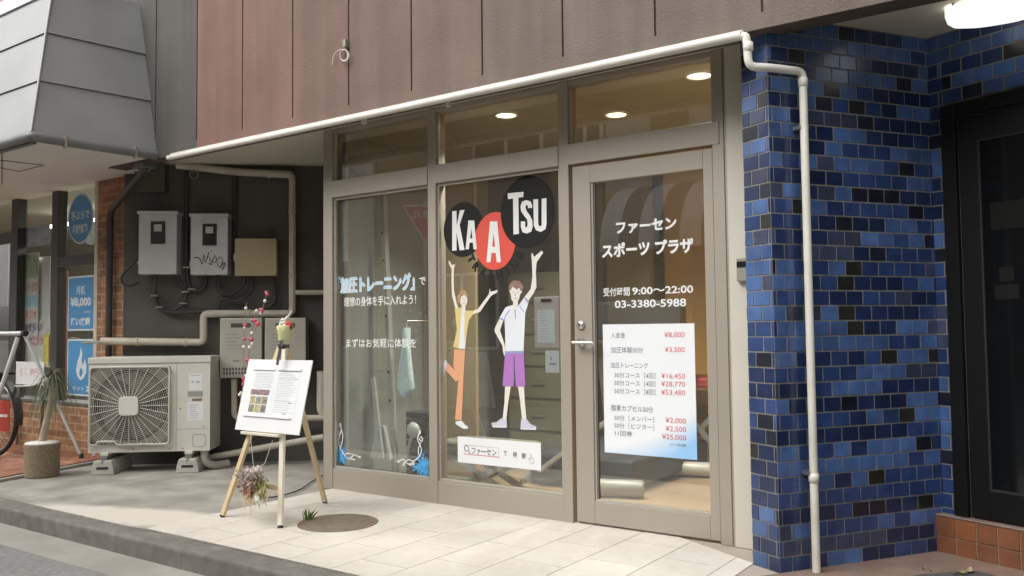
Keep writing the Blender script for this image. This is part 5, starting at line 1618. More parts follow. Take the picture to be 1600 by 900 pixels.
def dfl(r, a, b):
    W_, H_ = b.x - a.x, b.z - a.z
    m = MB()
    P = [(.50, .86), (.56, .74), (.52, .62), (.58, .54), (.62, .60), (.63, .66), (.70, .55), (.70, .42), (.62, .32), (.50, .27), (.38, .34), (.33, .46), (.38, .60), (.46, .72)]
    m.poly([Vc((a.x + W_ * x, YST - 0.0022, a.z + H_ * z)) for x, z in P], 0)
    P = [(.52, .50), (.47, .46), (.45, .39), (.50, .33), (.56, .37), (.58, .43)]
    m.poly([Vc((a.x + W_ * x, YST - 0.0028, a.z + H_ * z)) for x, z in P], 1)
    T_(m, 'ホット', a, b, .22, .62, .09, .17); T_(m, '》', a, b, .68, .88, .08, .18, bold=.03)
    m.build('flame_print', ['signwhite', 'signblue'], r)
sgn('flame_sign', 'blue rounded sign with a white flame on the store window behind the ponytail palm', 104.5, 148, 530, 617, dfl)
cO = S(125.7, 341.5, YST)
rX = (S(145.5, 341, YST).x - S(106.5, 341, YST).x) / 2
rs = thing('round_sign', 'round blue sign with white characters high on the store window', 'sign', cO, 'blue signs on the store window')
MB().prism([cO + UX * rX * math.cos(2 * math.pi * k / 40) + UZ * 0.232 * math.sin(2 * math.pi * k / 40) for k in range(40)], (0, 0.004, 0)).build('plate', 'signwhite', rs)
MB().prism([cO + UY * -0.0005 + UX * (rX - .014) * math.cos(2 * math.pi * k / 40) + UZ * 0.216 * math.sin(2 * math.pi * k / 40) for k in range(40)], (0, -0.001, 0)).build('face', 'signblue', rs)
m = MB()
m.text('手ぶらで', cO + Vc((-rX * .72, -0.0022, -0.01)), UX, UZ, rX * 1.45, 0.085, 0, .02); m.text('相談無料', cO + Vc((-rX * .6, -0.0022, -0.135)), UX, UZ, rX * 1.2, 0.085, 0, .03)
m.build('lettering', 'signwhite', rs)
# things seen through the store glass
YI = YS + 0.085
MB().box(S(93.5, 500, 4.15).x, S(104, 500, 4.15).x, 4.145, 4.165, 0.478, S(97, 424, 4.15).z).build('pink_panel', 'pink', None, label='tall pink panel standing inside the store window', cat='panel')
PC_ = lambda nm, c, v=.5, s=9: mat(nm, c, .7, var=v, vs_=s)
def stripes(cols):
    def f(r, a, b):
        for (x0, x1, z0, z1, mt_, txt) in cols:
            W_, H_ = b.x - a.x, b.z - a.z
            m = MB(); p = Vc((a.x + W_ * x0, YI - 0.0035, a.z + H_ * z0))
            if txt: m.text(txt, p, UX, UZ, W_ * (x1 - x0), H_ * (z1 - z0), 0, .03)
            else: m.box(p.x, p.x + W_ * (x1 - x0), YI - 0.003, YI - 0.0021, p.z, p.z + H_ * (z1 - z0))
            m.build('print', mt_, r)
    return f
g1, b1 = PC_('green_poster_print', (.34, .50, .30), .4), PC_('blue_poster_print', (.36, .62, .76), .3)
o1, v1, y1_ = PC_('orange_poster_print', (.80, .20, .07), .1), PC_('violet_poster_print', (.20, .20, .34), .2), PC_('yellow_poster_print', (.82, .68, .14), .3)
flat('poster', 'tall poster of green, blue and red bands inside the store window', 'poster', (29, 394, 61, 528), PC_('grey_poster_sheet', (.70, .70, .66), .15), YI,
     stripes([(0.02, .98, .70, .98, g1, None), (0.02, .98, .36, .50, b1, None), (.05, .98, .54, .66, o1, 'ホットヨガ'), (.12, .95, .22, .33, o1, 'スタジオ'), (.1, .9, .05, .15, v1, 'レッスン')]), 'posters inside the store window')
flat('poster', 'white poster with pink and violet characters inside the store window', 'poster', (44, 400, 79, 566), 'paper', YI + 0.03, stripes([]), 'posters inside the store window')
flat('poster', 'small pink and yellow poster low in the store window', 'poster', (36, 500, 80, 572), PC_('pale_poster_sheet', (.78, .74, .72), .1), YI + 0.012,
     stripes([(.08, .75, .45, .72, PC_('pink_poster_print', (.62, .25, .32), .2), 'ダイエット'), (.78, .98, .05, .7, y1_, None), (.1, .7, .78, .95, v1, '体験受付')]), 'posters inside the store window')
flat('poster', 'blue and white strip poster high in the store window', 'poster', (32, 350, 78, 388), PC_('lilac_poster_sheet', (.50, .54, .72), .3), YI, None, 'posters inside the store window')
flat('poster', 'plain white notice behind the left store pane', 'poster', (-20, 380, 14, 480), PC_('white_notice', (.34, .34, .32), .15), YI, None, 'posters inside the store window')
flat('paper_note', 'small white note beside the round blue sign in the store', 'note', (92, 382, 102, 397), 'paper', YI, None)
m = MB(); c_ = S(95, 367, YI); m.prism([c_ + UX * .05 * math.cos(2 * math.pi * k / 24) + UZ * .085 * math.sin(2 * math.pi * k / 24) for k in range(24)], (0, 0.003, 0))
m.build('round_sticker', mat('deep_blue_sticker', (.05, .12, .42), .5), None, label='small deep blue round sticker left of the round blue sign', cat='sticker')
# white board in front of the brick base
wb = flat('white_board', 'white sign board with faint red print leaning below the store window', 'sign board', (25, 566, 69, 600), 'paper', 4.0, None)
m = MB(); a, b = S(30, 588, 3.997), S(62, 576, 3.997); m.text('体験', a, UX, UZ, b.x - a.x, b.z - a.z, 0, 0.02); m.build('print', PC_('faded_red_print', (.68, .55, .48), .2), wb)
a, b = S(25, 640, 4.02), S(69, 606, 4.02)
for x_ in (a.x + .03, b.x - .03): MB().box(x_ - .012, x_ + .012, 4.004, 4.03, ZP, a.z + .4).build('leg', 'gearg', wb)

# ---- awning (mansard of sheet metal)
b0, b1_ = onZ(50, 207, 2.52), onZ(243, 236, 2.52)
top = onY(218, 10, YF)
b1_ = onY(243, 236, YF); 
b0 = onZ(50, 207, b1_.z)
NS = (b1_ - b0).cross(top - b1_).normalized()
if NS.x < 0: NS = -NS
R0, R1_, R2_, R3_ = b0, onPl(62, 127, b0, NS), onPl(73, 52, b0, NS), onPl(83, -12, b0, NS)
S1, S2 = onPl(237, 159, b0, NS), onPl(228, 86, b0, NS)
S3 = onPl(218, 5, b0, NS)
NF = UX.cross(R2_ - R0).normalized()
if NF.y > 0: NF = -NF
aw = MB()
LX = -16.0
rid = [R0, R1_, R2_, R3_]; sid = [b1_, S1, S2, S3]
def shell(P, nrm, lap, m=0):
    # one overlapping sheet: bottom edge stands out by lap
    a, b, c, d_ = P
    Q = [a + nrm * lap, b + nrm * lap, c + nrm * 0.002, d_ + nrm * 0.002]
    N_ = 8
    grid = []
    for i in range(N_ + 1):
        for j in range(N_ + 1):
            u, v = i / N_, j / N_
            p = Q[0] * (1 - u) * (1 - v) + Q[1] * u * (1 - v) + Q[2] * u * v + Q[3] * (1 - u) * v
            e = min(u, 1 - u, v, 1 - v)
            p = p + nrm * (noise.noise(p * 2.1) * 0.012 * min(1, e * 5))
            grid.append(p)
    aw.add(grid, [(i * (N_ + 1) + j, (i + 1) * (N_ + 1) + j, (i + 1) * (N_ + 1) + j + 1, i * (N_ + 1) + j + 1) for i in range(N_) for j in range(N_)], m, True)
    k = len(aw.v)
    aw.add([Q[0], Q[1], b - nrm * .004, a - nrm * .004], [(0, 1, 2, 3)], 1)
for i in range(3):
    lo, hi = rid[i], rid[i + 1]
    x = lo.x
    prev_lo, prev_hi = lo, hi
    for k in range(5):
        nx_lo, nx_hi = Vc((lo.x - 2.2 * (k + 1), lo.y, lo.z)), Vc((hi.x - 2.2 * (k + 1), hi.y, hi.z))
        shell([prev_lo, nx_lo, nx_hi, prev_hi], NF, 0.014)
        prev_lo, prev_hi = nx_lo, nx_hi
    shell([lo, sid[i], sid[i + 1], hi], NS, 0.014)
awn = aw.build('metal_awning', ['awning', 'storeframe'], shop)
# folded hip edge
m = MB(); m.tube([R0 + (NF + NS) * .008, R1_ + (NF + NS) * .008, R2_ + (NF + NS) * .008, R3_ + (NF + NS) * .008], 0.010, 6); m.build('hip_fold', 'awning', awn)
zb = b0.z
# top strip, eave gutter, soffit
m = MB(); m.box(LX, R3_.x, R3_.y - 0.02, R3_.y + 0.12, R3_.z, R3_.z + 0.10); m.build('cap_strip', 'signwhite', awn)
eg = MB()
nf2 = Vc((NF.x, NF.y, 0)).normalized(); ns2 = Vc((NS.x, NS.y, 0)).normalized()
e0 = b0 + (nf2 + ns2) * 0.012 - UZ * 0.03
eg.tube(fillet([Vc((LX, e0.y, e0.z)), e0, b1_ + ns2 * 0.015 - UZ * 0.035], 0.02), 0.036, 10)
eg.prism([Vc((LX, b0.y, zb - 0.002)), b0 - UZ * .002, b0 - UZ * .002 + Vc((-.02, .04, 0)), Vc((LX, b0.y + 0.04, zb - .002))], (0, 0, -0.07))
eave = eg.build('eave_gutter', 'drip', shop)
for px in (95, 205):
    q = (px - 50) / 193
    c_ = b0.lerp(b1_, q) + ns2 * 0.03
    MB().box(c_.x - .012, c_.x + .02, c_.y - .008, c_.y + .008, c_.z - .085, c_.z + .01).build('gutter_bracket', 'chrome', eave)
q = [Vc((LX, b0.y + .03, 0)), b0 + Vc((-.03, .03, 0)), b1_ + Vc((-.03, 0, 0)), Vc((pr.x, YS + 0.1, 0)), Vc((LX, YS + 0.1, 0))]
for p in q: p.z = zb - 0.035
MB().prism(q, (0, 0, -0.01)).build('awning_soffit', 'store_soffit', shop)
m = MB()
hA = [onZ(x, y, zb - 0.0465) for x, y in ((0, 250), (68, 258), (30, 268), (0, 262))]
m.tube([hA[0], hA[1], hA[2], hA[3]], 0.004, 4); m.tube([onZ(3, 235, zb - .0465), onZ(3, 288, zb - .0465)], 0.004, 4)
m.build('soffit_hatch', 'storeframe', shop)
MB().box(-16, -6.62, 5.2, 5.4, 2.7, 6.5).build('upper_wall', 'pinkwall', shop)
rl = MB(); 
for k in range(60): rl.ball(Vc((R3_.x - 0.2 - k * 0.05, R3_.y + 0.05, R3_.z + 0.125)), 0.02, 0, 6)
rl.build('cap_beads', 'white', awn)
# rain hopper and downpipe
hp = onY(226, 246, 3.80)
m = MB(); m.box(hp.x - .07, hp.x + .07, 3.74, 3.86, hp.z - .09, hp.z + .06); m.build('rain_hopper', 'drip', shop, bevel=0.006)
d1, d2, d3 = onY(228, 262, 3.80), onY(172, 330, YS - 0.075), onY(176, 560, YS - 0.075)
m = MB(); m.tube(fillet([Vc((hp.x, 3.80, hp.z - .08)), d1, d2, Vc((d2.x, YS - .075, 0.05))], .07), 0.028, 10)
dpp = m.build('store_downpipe', 'darkpipe', shop)

# ================================================================ STREET CLUTTER ON THE LEFT
pc = onZ(54, 748, 0.0); pc = Vc((pc.x, pc.y, 0.001))
pc = pc + Vc((-0.575, .818, 0)) * 0.10
pp = thing('potted_palm', 'ponytail palm in a brown wicker pot by the red forecourt', 'potted plant', pc)
m = MB()
prof = []
for k in range(27): prof.append((0.120 + 0.005 * math.sin(k * math.pi) + (0.004 if k % 2 else -0.002) + 0.004 * k / 26, 0.002 + 0.255 * k / 26))
prof += [(0.116, 0.257), (0.113, 0.235)]
m.lathe(pc, prof, 36)
m.build('pot', 'wicker', pp)
m = MB(); P = []
m.lathe(pc, [(0.122, 0.25), (0.119, 0.262), (0.08, 0.268), (0.0, 0.272)], 28); m.build('gravel', 'gravel', pp)
tq = lambda px, py: onPl(px, py, pc, Vc((0.575, -.818, 0)))
m = MB(); tk = spline([tq(63, 702), tq(70, 670), tq(78, 635), tq(83, 600), tq(84, 585)], 5)
m.tube(tk, [0.029 - 0.013 * i / (len(tk) - 1) for i in range(len(tk))], 10); m.build('trunk', 'trunk', pp)
m = MB(); hc_ = tq(84, 590)
for k in range(150):
    th = rng.uniform(0, 2 * math.pi); L = rng.uniform(.22, .42); up_ = rng.uniform(-0.1, 0.75)
    d_ = Vc((math.cos(th), math.sin(th), 0))
    s = hc_ + Vc((rng.uniform(-.02, .02), rng.uniform(-.02, .02), rng.uniform(-.05, .05)))
    w_ = 0.0028
    pts_ = []
    for i in range(7):
        t = i / 6
        pts_.append(s + d_ * L * (0.62 * t) + UZ * (L * (up_ * t * (1 - .3 * t) - 1.15 * t * t)))
    sd_ = Vc((-d_.y, d_.x, 0))
    P, F = [], []
    for i, p in enumerate(pts_):
        ww = w_ * (1 - 0.85 * (i / 6) ** 2)
        P += [p - sd_ * ww, p + sd_ * ww + UZ * .001]
    F = [(2 * i, 2 * i + 1, 2 * i + 3, 2 * i + 2) for i in range(6)]
    m.add(P, F, 0)
m.build('foliage', 'grass', pp)

# steel A shaped stand
af = onZ(127, 716, ZP); at_ = None
NA = Vc((0.5, -.866, 0))
tp_ = onPl(37, 521, af + Vc((-.15, -.1, 0)), NA)
stn = thing('folding_stand', 'grey steel A shaped folding stand by the red bicycle', 'stand', Vc((tp_.x, tp_.y, ZP)))
m = MB(); m.tube([af + UZ * .02, tp_ + UZ * 0.0], 0.014, 8); m.build('leg', 'steel', stn)
MB().lathe(af, [(0.02, 0), (0.02, .035), (0.014, .04)], 10).build('foot', 'rubber', stn)
lf = onPl(-34, 690, tp_ - NA * -0.12, NA); lf.z = ZP
lf2 = onZ(-36, 722, ZP)
m = MB(); m.tube([lf2, onPl(28, 527, tp_ + NA * .03, NA)], 0.019, 8); m.build('leg', 'steel', stn)
xl_ = onPl(-110, 527, tp_ + NA * .03, NA)
m = MB(); m.tube([tp_, Vc((xl_.x, xl_.y, tp_.z))], 0.02, 8); m.build('top_rail', 'steel', stn)
m = MB(); m.tube([tp_ + UX * -.03, tp_ + UX * .04], 0.026, 10); m.build('end_cap', 'rubber', stn)
m = MB(); m.tube(spline([onPl(-20, 606, tp_, NA), onPl(20, 604, tp_, NA), onPl(52, 602, tp_, NA), onPl(80, 590, tp_, NA)], 5), 0.010, 8); m.build('brace', 'steel', stn)

# red bicycle, mostly out of the picture
wc = onPl(-12, 651, Vc((-7.95, 3.55, 0)), Vc((0.575, -.818, 0)))
wr_ = wc.z - ZP
bdv = Vc((-0.985, 0.17, 0)).normalized()
# wheel plane turned so that it shows as a narrow ellipse
bdv = Vc((-math.cos(math.radians(9)), -math.sin(math.radians(9)), 0))
bnv = Vc((-bdv.y, bdv.x, 0))
byc = thing('bicycle', 'red bicycle with a dark tyre parked before the store beside the steel stand', 'bicycle', Vc((wc.x, wc.y, ZP)))
def wheel(c):
    w_ = MB()
    w_.tube([c + bdv * (wr_ - .018) * math.cos(q) + UZ * (wr_ - .018) * math.sin(q) for q in [2 * math.pi * k / 40 for k in range(40)]], 0.018, 8, closed=True)
    t_ = w_.build('tyre', 'tyre', byc)
    w_ = MB(); w_.tube([c + bdv * (wr_ - .042) * math.cos(q) + UZ * (wr_ - .042) * math.sin(q) for q in [2 * math.pi * k / 40 for k in range(40)]], 0.009, 6, closed=True)
    for k in range(28):
        q = 2 * math.pi * k / 28
        w_.tube([c + bnv * (0.03 if k % 2 else -.03), c + bdv * (wr_ - .045) * math.cos(q + .2) + UZ * (wr_ - .045) * math.sin(q + .2)], 0.0012, 4, cap=False)
    w_.lathe(c - bnv * .045, [(0.02, 0), (0.02, .09)], 12, u=bdv, v=UZ, w=bnv)
    w_.build('rim', 'chrome', t_)
wheel(wc); wc2 = wc + bdv * 1.05; wheel(wc2)
P3 = lambda f_, z_, o=0.0: wc + bdv * f_ + UZ * (z_ - wr_) + bnv * o
fm = MB()
fm.tube([P3(0, wr_), P3(.42, .28), P3(.88, .80)], 0.017, 8); fm.tube([P3(.42, .28), P3(.30, .82)], 0.016, 8); fm.tube([P3(0, wr_), P3(.32, .70)], 0.010, 8); fm.tube([P3(1.05, wr_), P3(.88, .80), P3(.84, .96)], 0.015, 8)
fm.build('frame', 'redpaint', byc)
md = MB(); n_ = 20
for k in range(n_):
    q0, q1 = math.radians(-10 + 190 * k / n_), math.radians(-10 + 190 * (k + 1) / n_)
    rr = wr_ + .022
    a_, b_ = wc + bdv * rr * -math.cos(q0) + UZ * rr * math.sin(q0), wc + bdv * rr * -math.cos(q1) + UZ * rr * math.sin(q1)
    md.add([a_ - bnv * .03, a_ + bnv * .03, b_ + bnv * .03, b_ - bnv * .03], [(0, 1, 2, 3)], 0, True)
md.build('mudguard', 'storeframe', byc)
m = MB(); m.obox(P3(-.02, .0), bdv, UZ, bnv, (-.29, .12), (.24, .50), (0.045, 0.055)); m.build('skirt_guard', 'redpaint', byc, bevel=.004)
m = MB(); m.obox(P3(-.02, .0), bdv, UZ, bnv, (-.27, -.08), (.36, .385), (0.0555, 0.058)); m.build('reflector', 'signwhite', byc)
m = MB(); m.obox(P3(0, 0), bdv, UZ, bnv, (-.22, .22), (.72, .735), (-.06, .06)); m.build('rack', 'black', byc, bevel=.003)
m = MB(); m.ball(P3(.28, .86), .11, 0, 12, (1.1, .8, .5)); m.build('saddle', 'vinyl', byc)
m = MB(); m.tube(spline([P3(.70, 1.0, -.28), P3(.84, 1.02, -.2), P3(.86, .98, 0), P3(.84, 1.02, .2), P3(.70, 1.0, .28)], 6), 0.011, 8); hbz = m.build('handlebar', 'chrome', byc)
for sg in (-1, 1):
    m = MB(); m.tube([P3(.72, 1.003, sg * .27), P3(.62, .99, sg * .31)], 0.017, 8); m.build('grip', 'rubber', hbz)
m = MB()
for o_ in (-.12, .12): m.obox(P3(1.0, .75), bdv, UZ, bnv, (0, .3), (0, .22), (o_ - .004, o_ + .004))
m.obox(P3(1.0, .75), bdv, UZ, bnv, (0, .3), (-.004, .004), (-.12, .12)); m.obox(P3(1.0, .75), bdv, UZ, bnv, (.296, .304), (0, .22), (-.12, .12)); m.obox(P3(1.0, .75), bdv, UZ, bnv, (-.004, .004), (0, .22), (-.12, .12))
m.build('basket', 'gearg', byc)

# ================================================================ INSIDE THE GYM
for px, py, lb_ in ((791, 180, 'round warm ceiling downlight in the middle transom pane'), (963, 179, 'round warm ceiling downlight above the door, farther from the cream panel'), (1093, 118, 'round warm ceiling downlight above the door, nearer to the cream panel')):
    c_ = onZ(px, py, 2.50)
    r = thing('downlight', lb_, 'downlight', (c_.x, c_.y, 2.50), 'downlights on the gym ceiling')
    MB().lathe(c_, [(0.062, 0.0), (0.066, 0.003), (0.066, 0.005)], 28).build('glow_disc', 'lamp', r)
    m = MB(); m.lathe(c_, [(0.066, 0.005), (0.066, -0.006), (0.078, -0.006), (0.082, 0.005)], 28); m.build('trim_ring', 'white', r)
    L = bpy.data.lights.new('downlight', 'AREA'); L.shape = 'DISK'; L.size = 0.12; L.spread = math.radians(115); L.energy = 15; L.color = (1, .94, .82)
    lo = bpy.data.objects.new('downlight_lamp', L); COL.objects.link(lo); lo.location = (0, 0, -0.012); lo.parent = r
# papers behind the figure window
YN = YGL + 0.012
a, b = onY(835.5, 543, YN), onY(873, 463, YN)
cb = thing('clipboard', 'pink clipboard with a white sheet behind the figure window', 'clipboard', (a.x, YN, a.z))
MB().box(a.x, b.x, YN, YN + .006, a.z, b.z).build('board', mat('pink_clipboard', (.60, .47, .46), .6, var=.05), cb, bevel=.002)
MB().box(a.x + .022, b.x - .03, YN - .0015, YN - .0003, a.z + .03, b.z - .075).build('sheet', 'paper', cb)
MB().box(a.x + .05, b.x - .05, YN - .006, YN - .0003, b.z - .03, b.z - .012).build('clip', 'black', cb, bevel=.002)
m = MB()
for k in range(14): m.box(a.x + .035, a.x + .035 + rng.uniform(.03, .08), YN - .002, YN - .0017, a.z + .045 + k * .016, a.z + .049 + k * .016)
m.build('print', 'inkl', cb)
a, b = onY(852.5, 582, YN), onY(873.5, 548, YN)
nt_ = thing('paper_note', 'white note with a small dark sketch below the pink clipboard', 'note', (a.x, YN, a.z))
MB().box(a.x, b.x, YN, YN + .002, a.z, b.z).build('sheet', 'paper', nt_)
m = MB(); cx_, cz_ = (a.x + b.x) / 2, (a.z + b.z) / 2
m.box(cx_ - .02, cx_ + .025, YN - .001, YN - .0003, cz_ - .02, cz_ - .008); m.box(cx_ - .012, cx_ - .004, YN - .001, YN - .0003, cz_ + .01, cz_ + .03); m.build('print', 'ink', nt_)
# tan partition and brown panelling seen through the figure window
I = lambda px, py, Y: onY(px, py, Y)
a, b = I(690, 620, 4.92), I(741, 300, 4.92)
MB().box(max(a.x, TX + .035), b.x, 4.92, 4.95, 0.02, 2.2).build('partition', 'tan', None, label='tan partition panel behind the left half of the figure window', cat='partition')
MB().box(TX + .04, -3.06, 6.3, 6.38, 0.02, 2.50).build('partition', 'brownp', None, label='wide brown partition at the back of the gym', cat='partition')
def cabinet(nm, lb_, x0, x1, y0, y1, z0, z1, mt, rows):
    r = thing(nm, lb_, 'cabinet', ((x0 + x1) / 2, (y0 + y1) / 2, z0))
    MB().box(x0, x1, y0, y1, z0, z1).build('body', mt, r, bevel=.006)
    for k in range(rows):
        za, zb_ = z0 + (z1 - z0) * (k + .06) / rows, z0 + (z1 - z0) * (k + .94) / rows
        f = MB(); f.box(x0 + .02, x1 - .02, y0 - .012, y0 - .001, za, zb_); d_ = f.build('drawer', mt, r, bevel=.003)
        MB().box((x0 + x1) / 2 - .06, (x0 + x1) / 2 + .06, y0 - .022, y0 - .0125, (za + zb_) / 2 - .008, (za + zb_) / 2 + .008).build('handle', 'chrome', d_)
    return r
a = I(815, 500, 5.9); b = I(872, 500, 5.9)
cabinet('cabinet', 'olive drawer cabinet standing behind the pink clipboard', a.x, b.x + .25, 5.7, 6.2, 0.02, 1.55, mat('olive_cabinet', (.20, .19, .13), .6), 6)
# cable tower with towel behind the first window
def machine():
    bx, by = -4.05, 4.62
    r = thing('cable_tower', 'pale steel exercise tower with a weight frame behind the first window', 'exercise machine', (bx, by, 0.02))
    m = MB(); p0, p1 = I(541, 720, 4.235), I(541, 330, 4.235)
    m.box(p0.x - .014, p0.x + .014, 4.222, 4.25, 0.02, 2.35); m.build('upright', 'gearw', r, bevel=.004)
    m = MB(); q0, q1 = I(618, 700, 4.5), I(604, 470, 4.5)
    m.bar(Vc((q0.x, 4.5, .02)), Vc((q1.x - .03, 4.5, 2.1)), .036, .04, 0, side=UX)
    m.build('upright', 'gearw', r, bevel=.004)
    m = MB()
    for k in range(7):
        z_ = .6 + k * .2; f_ = (z_ - .02) / 2.08
        m.lathe(Vc((q0.x + (q1.x - .03 - q0.x) * f_, 4.474, z_)), [(.009, 0), (.009, .003), (0, .003)], 8, u=UX, v=UZ, w=-UY)
    m.build('peg_hole', 'rubber', r)
    m = MB(); m.bar(Vc((p0.x, 4.25, 2.3)), Vc((q1.x - .03, 4.5, 2.1)), .05, .05, 0, side=UZ); m.build('top_beam', 'gearg', r, bevel=.004)
    m = MB(); m.box(p0.x + .03, q0.x + .5, 4.38, 4.75, .02, .06); m.build('base', 'gearg', r, bevel=.006)
    m = MB()
    for k in range(9): m.box(q0.x + .10, q0.x + .36, 4.5, 4.64, .08 + k * .05, .122 + k * .05)
    m.build('weight_stack', 'vinyl', r, bevel=.003)
    m = MB(); g0, g1 = I(583, 590, 4.3), I(597, 716, 4.3)
    m.bar(g0, g1, .03, .02, 0, side=UX); m.build('lever', 'gearw', r)
    m = MB(); t0_, t1_, t2_ = I(577, 716, 4.32), I(610, 718, 4.32), I(594, 665, 4.32)
    m.prism([t0_, t1_, t2_ + UX * .03, t2_ - UX * .03], (0, .03, 0)); m.build('foot_plate', 'gearw', r, bevel=.003)
    m = MB(); kc = I(646, 672, 4.36); m.lathe(kc, [(0, -.02), (.045, -.018), (.055, 0), (.045, .018), (0, .02)], 18, u=UX, v=UZ, w=UY); m.bar(kc, I(634, 716, 4.36), .016, .016); m.build('roller', 'gearw', r)
machine()
tw0 = I(636, 515, 4.46)
tl_ = thing('towel', 'pale blue towel hanging from a hook behind the first window', 'towel', tw0)
m = MB(); P, F = [], []
rows_ = [(632, 638, 512), (630, 640, 535), (626, 642, 560), (622, 645, 585), (620, 648, 606), (624, 646, 612), (630, 640, 619)]
n_ = 12
for x0, x1, y_ in rows_:
    for k in range(n_):
        th = 2 * math.pi * k / n_
        a_ = I((x0 + x1) / 2 + (x1 - x0) / 2 * math.cos(th), y_, 4.46)
        P.append(Vc((a_.x, 4.46 + .035 * math.sin(th) + .008 * math.sin(5 * th + y_), a_.z)))
F = [(i * n_ + k, i * n_ + (k + 1) % n_, (i + 1) * n_ + (k + 1) % n_, (i + 1) * n_ + k) for i in range(len(rows_) - 1) for k in range(n_)]
m.add(P, F, 0, True); m.add(P[-n_:], [tuple(range(n_))], 0); m.build('cloth', 'towel', tl_)
m = MB(); m.tube([tw0 - UZ * .01, tw0 + UZ * .06, tw0 + UZ * .06 + UY * .28], .006, 6); m.build('hook', 'chrome', tl_)
a, b = I(537, 722, 4.27), I(592, 712, 4.27)
MB().box(a.x, b.x, 4.255, 4.31, .02, .075).build('mat_block', mat('rust_red_mat', (.30, .08, .05), .7, var=.1), None, bevel=.006, label='rust red padded block on the floor behind the first window', cat='pad')
c_ = I(594, 728, 4.26)
m = MB(); m.lathe(Vc((c_.x, 4.245, .021)), [(.02, 0), (.03, .012), (.034, .034), (.024, .06), (0, .068)], 16); m.build('grip_ball', 'bluep', None, label='small blue rubber ball on the floor behind the first window', cat='ball')
# low bench with crossed legs behind the figure window
def bench(nm, lb_, x0, x1, y0, y1, z_, mt, leg_m='gearw'):
    r = thing(nm, lb_, 'bench', ((x0 + x1) / 2, (y0 + y1) / 2, .02))
    MB().box(x0, x1, y0, y1, z_ - .08, z_).build('pad', mt, r, bevel=.02)
    for y_ in (y0 + .06, y1 - .06):
        for s_ in (-1, 1):
            m = MB(); c__ = (x0 + x1) / 2; m.bar(Vc((c__ - s_ * .3, y_ + s_ * .012, .02)), Vc((c__ + s_ * .3, y_ + s_ * .012, z_ - .08)), .04, .025, 0, side=UX); m.build('leg', leg_m, r, bevel=.003)
    return r
a = I(700, 690, 4.45); b = I(800, 690, 4.45)
bench('bench', 'low bench with crossed pale legs behind the paper banner', a.x, a.x + .62, 4.36, 4.66, .37, mat('olive_pad', (.22, .21, .16), .5))
def treadmill():
    x0, x1, y0, y1 = -3.35, -2.55, 4.95, 6.2
    r = thing('treadmill', 'dark treadmill with tilted grey arms behind the man figure', 'treadmill', ((x0 + x1) / 2, 5.5, .02))
    MB().box(x0, x1, y0, y1, .06, .24).build('deck', 'vinyl', r, bevel=.02)
    for x_ in (x0 + .05, x1 - .05):
        m = MB(); m.bar(Vc((x_, y0 + .15, .1)), Vc((x_ - .12, y0 + .0, .02)), .06, .05); m.bar(Vc((x_, y1 - .15, .2)), Vc((x_, y1 - .35, 1.15)), .06, .05); m.build('arm', 'gearg', r, bevel=.004)
    MB().box(x0, x1, y1 - .45, y1 - .33, 1.0, 1.3).build('console', 'vinyl', r, bevel=.03)
    m = MB(); m.bar(Vc((x0 + .1, y0 - .02, .12)), Vc((x1 - .15, y0 - .02, .5)), .05, .03, 0, side=UY); m.build('lift_bar', 'gearw', r, bevel=.004)
treadmill()
# behind the door
cabinet('locker', 'dark brown locker seen through the door glass behind the lettering', onY(924, 500, 6.6).x, onY(1000, 500, 6.6).x, 6.6, 7.2, .02, onY(960, 405, 6.6).z, mat('dark_locker', (.15, .13, .095), .6), 2)
MB().box(onY(1040, 500, 6.5).x, -1.42, 6.5, 6.6, .02, 2.5).build('partition', 'ochre', None, label='ochre yellow partition at the far end seen through the door', cat='partition')
bench('bench', 'red padded bench seen through the door on both sides of the price poster', -3.15, -1.95, 6.0, 6.4, .72, 'redvinyl', 'gearg')
def rollpx(px0, py0, px1, py1, z_, r_, mt, nm, lb_):
    a_, b_ = onZ(px0, py0, z_), onZ(px1, py1, z_)
    m = MB(); d_ = (b_ - a_)
    m.tube([a_, a_ + d_ * .04, a_ + d_ * .96, b_], [r_ * .85, r_, r_, r_ * .85], 18)
    o = m.build(nm, mt, None, label=lb_, cat='roller'); return o, a_, b_
o, a_, b_ = rollpx(966, 722, 1016, 736, .085, .055, 'gearw', 'foam_roller', 'pale grey foam roller lying on the wood floor behind the door')
rollpx(912, 760, 1006, 764, .08, .055, 'gearg', 'rolled_mat', 'dark grey rolled mat lying just behind the bottom of the door')
rollpx(1030, 730, 1120, 734, .08, .05, 'gearw', 'foam_roller', 'long pale roller near the right edge of the door glass')

# ================================================================ ACROSS THE STREET (seen in the glass)
def Rf(px, py, Yo, Ym=YGL):
    p = onY(px, py, Ym); v = ray(px, py); v = Vc((v.x, -v.y, v.z))
    return p + v * ((Yo - p.y) / v.y)
YO = -3.0
def opp(name, lb_, x0, x1, hgt, mt, windows, extra=None):
    r = thing(name, lb_, 'building', ((x0 + x1) / 2, YO - 3, 0))
    MB().box(x0, x1, YO - 6, YO, 0, hgt).build('wall', mt, r)
    MB().box(x0 - .05, x1 + .05, YO - 6.05, YO + .12, hgt + .001, hgt + .22).build('roof_edge', 'gearg', r)
    for wx, wz, ww, wh in windows:
        f = MB(); f.box(wx - .05, wx + ww + .05, YO + .001, YO + .05, wz - .05, wz + wh + .05)
        f.box(wx + ww / 2 - .03, wx + ww / 2 + .03, YO + .051, YO + .07, wz, wz + wh, 0)
        o = f.build('window', 'white', r)
        MB().box(wx, wx + ww, YO + .0501, YO + .056, wz, wz + wh).build('pane', 'meterglass', o)
    return r
xa = Rf(985, 340, YO).x; xb = Rf(1180, 340, YO).x
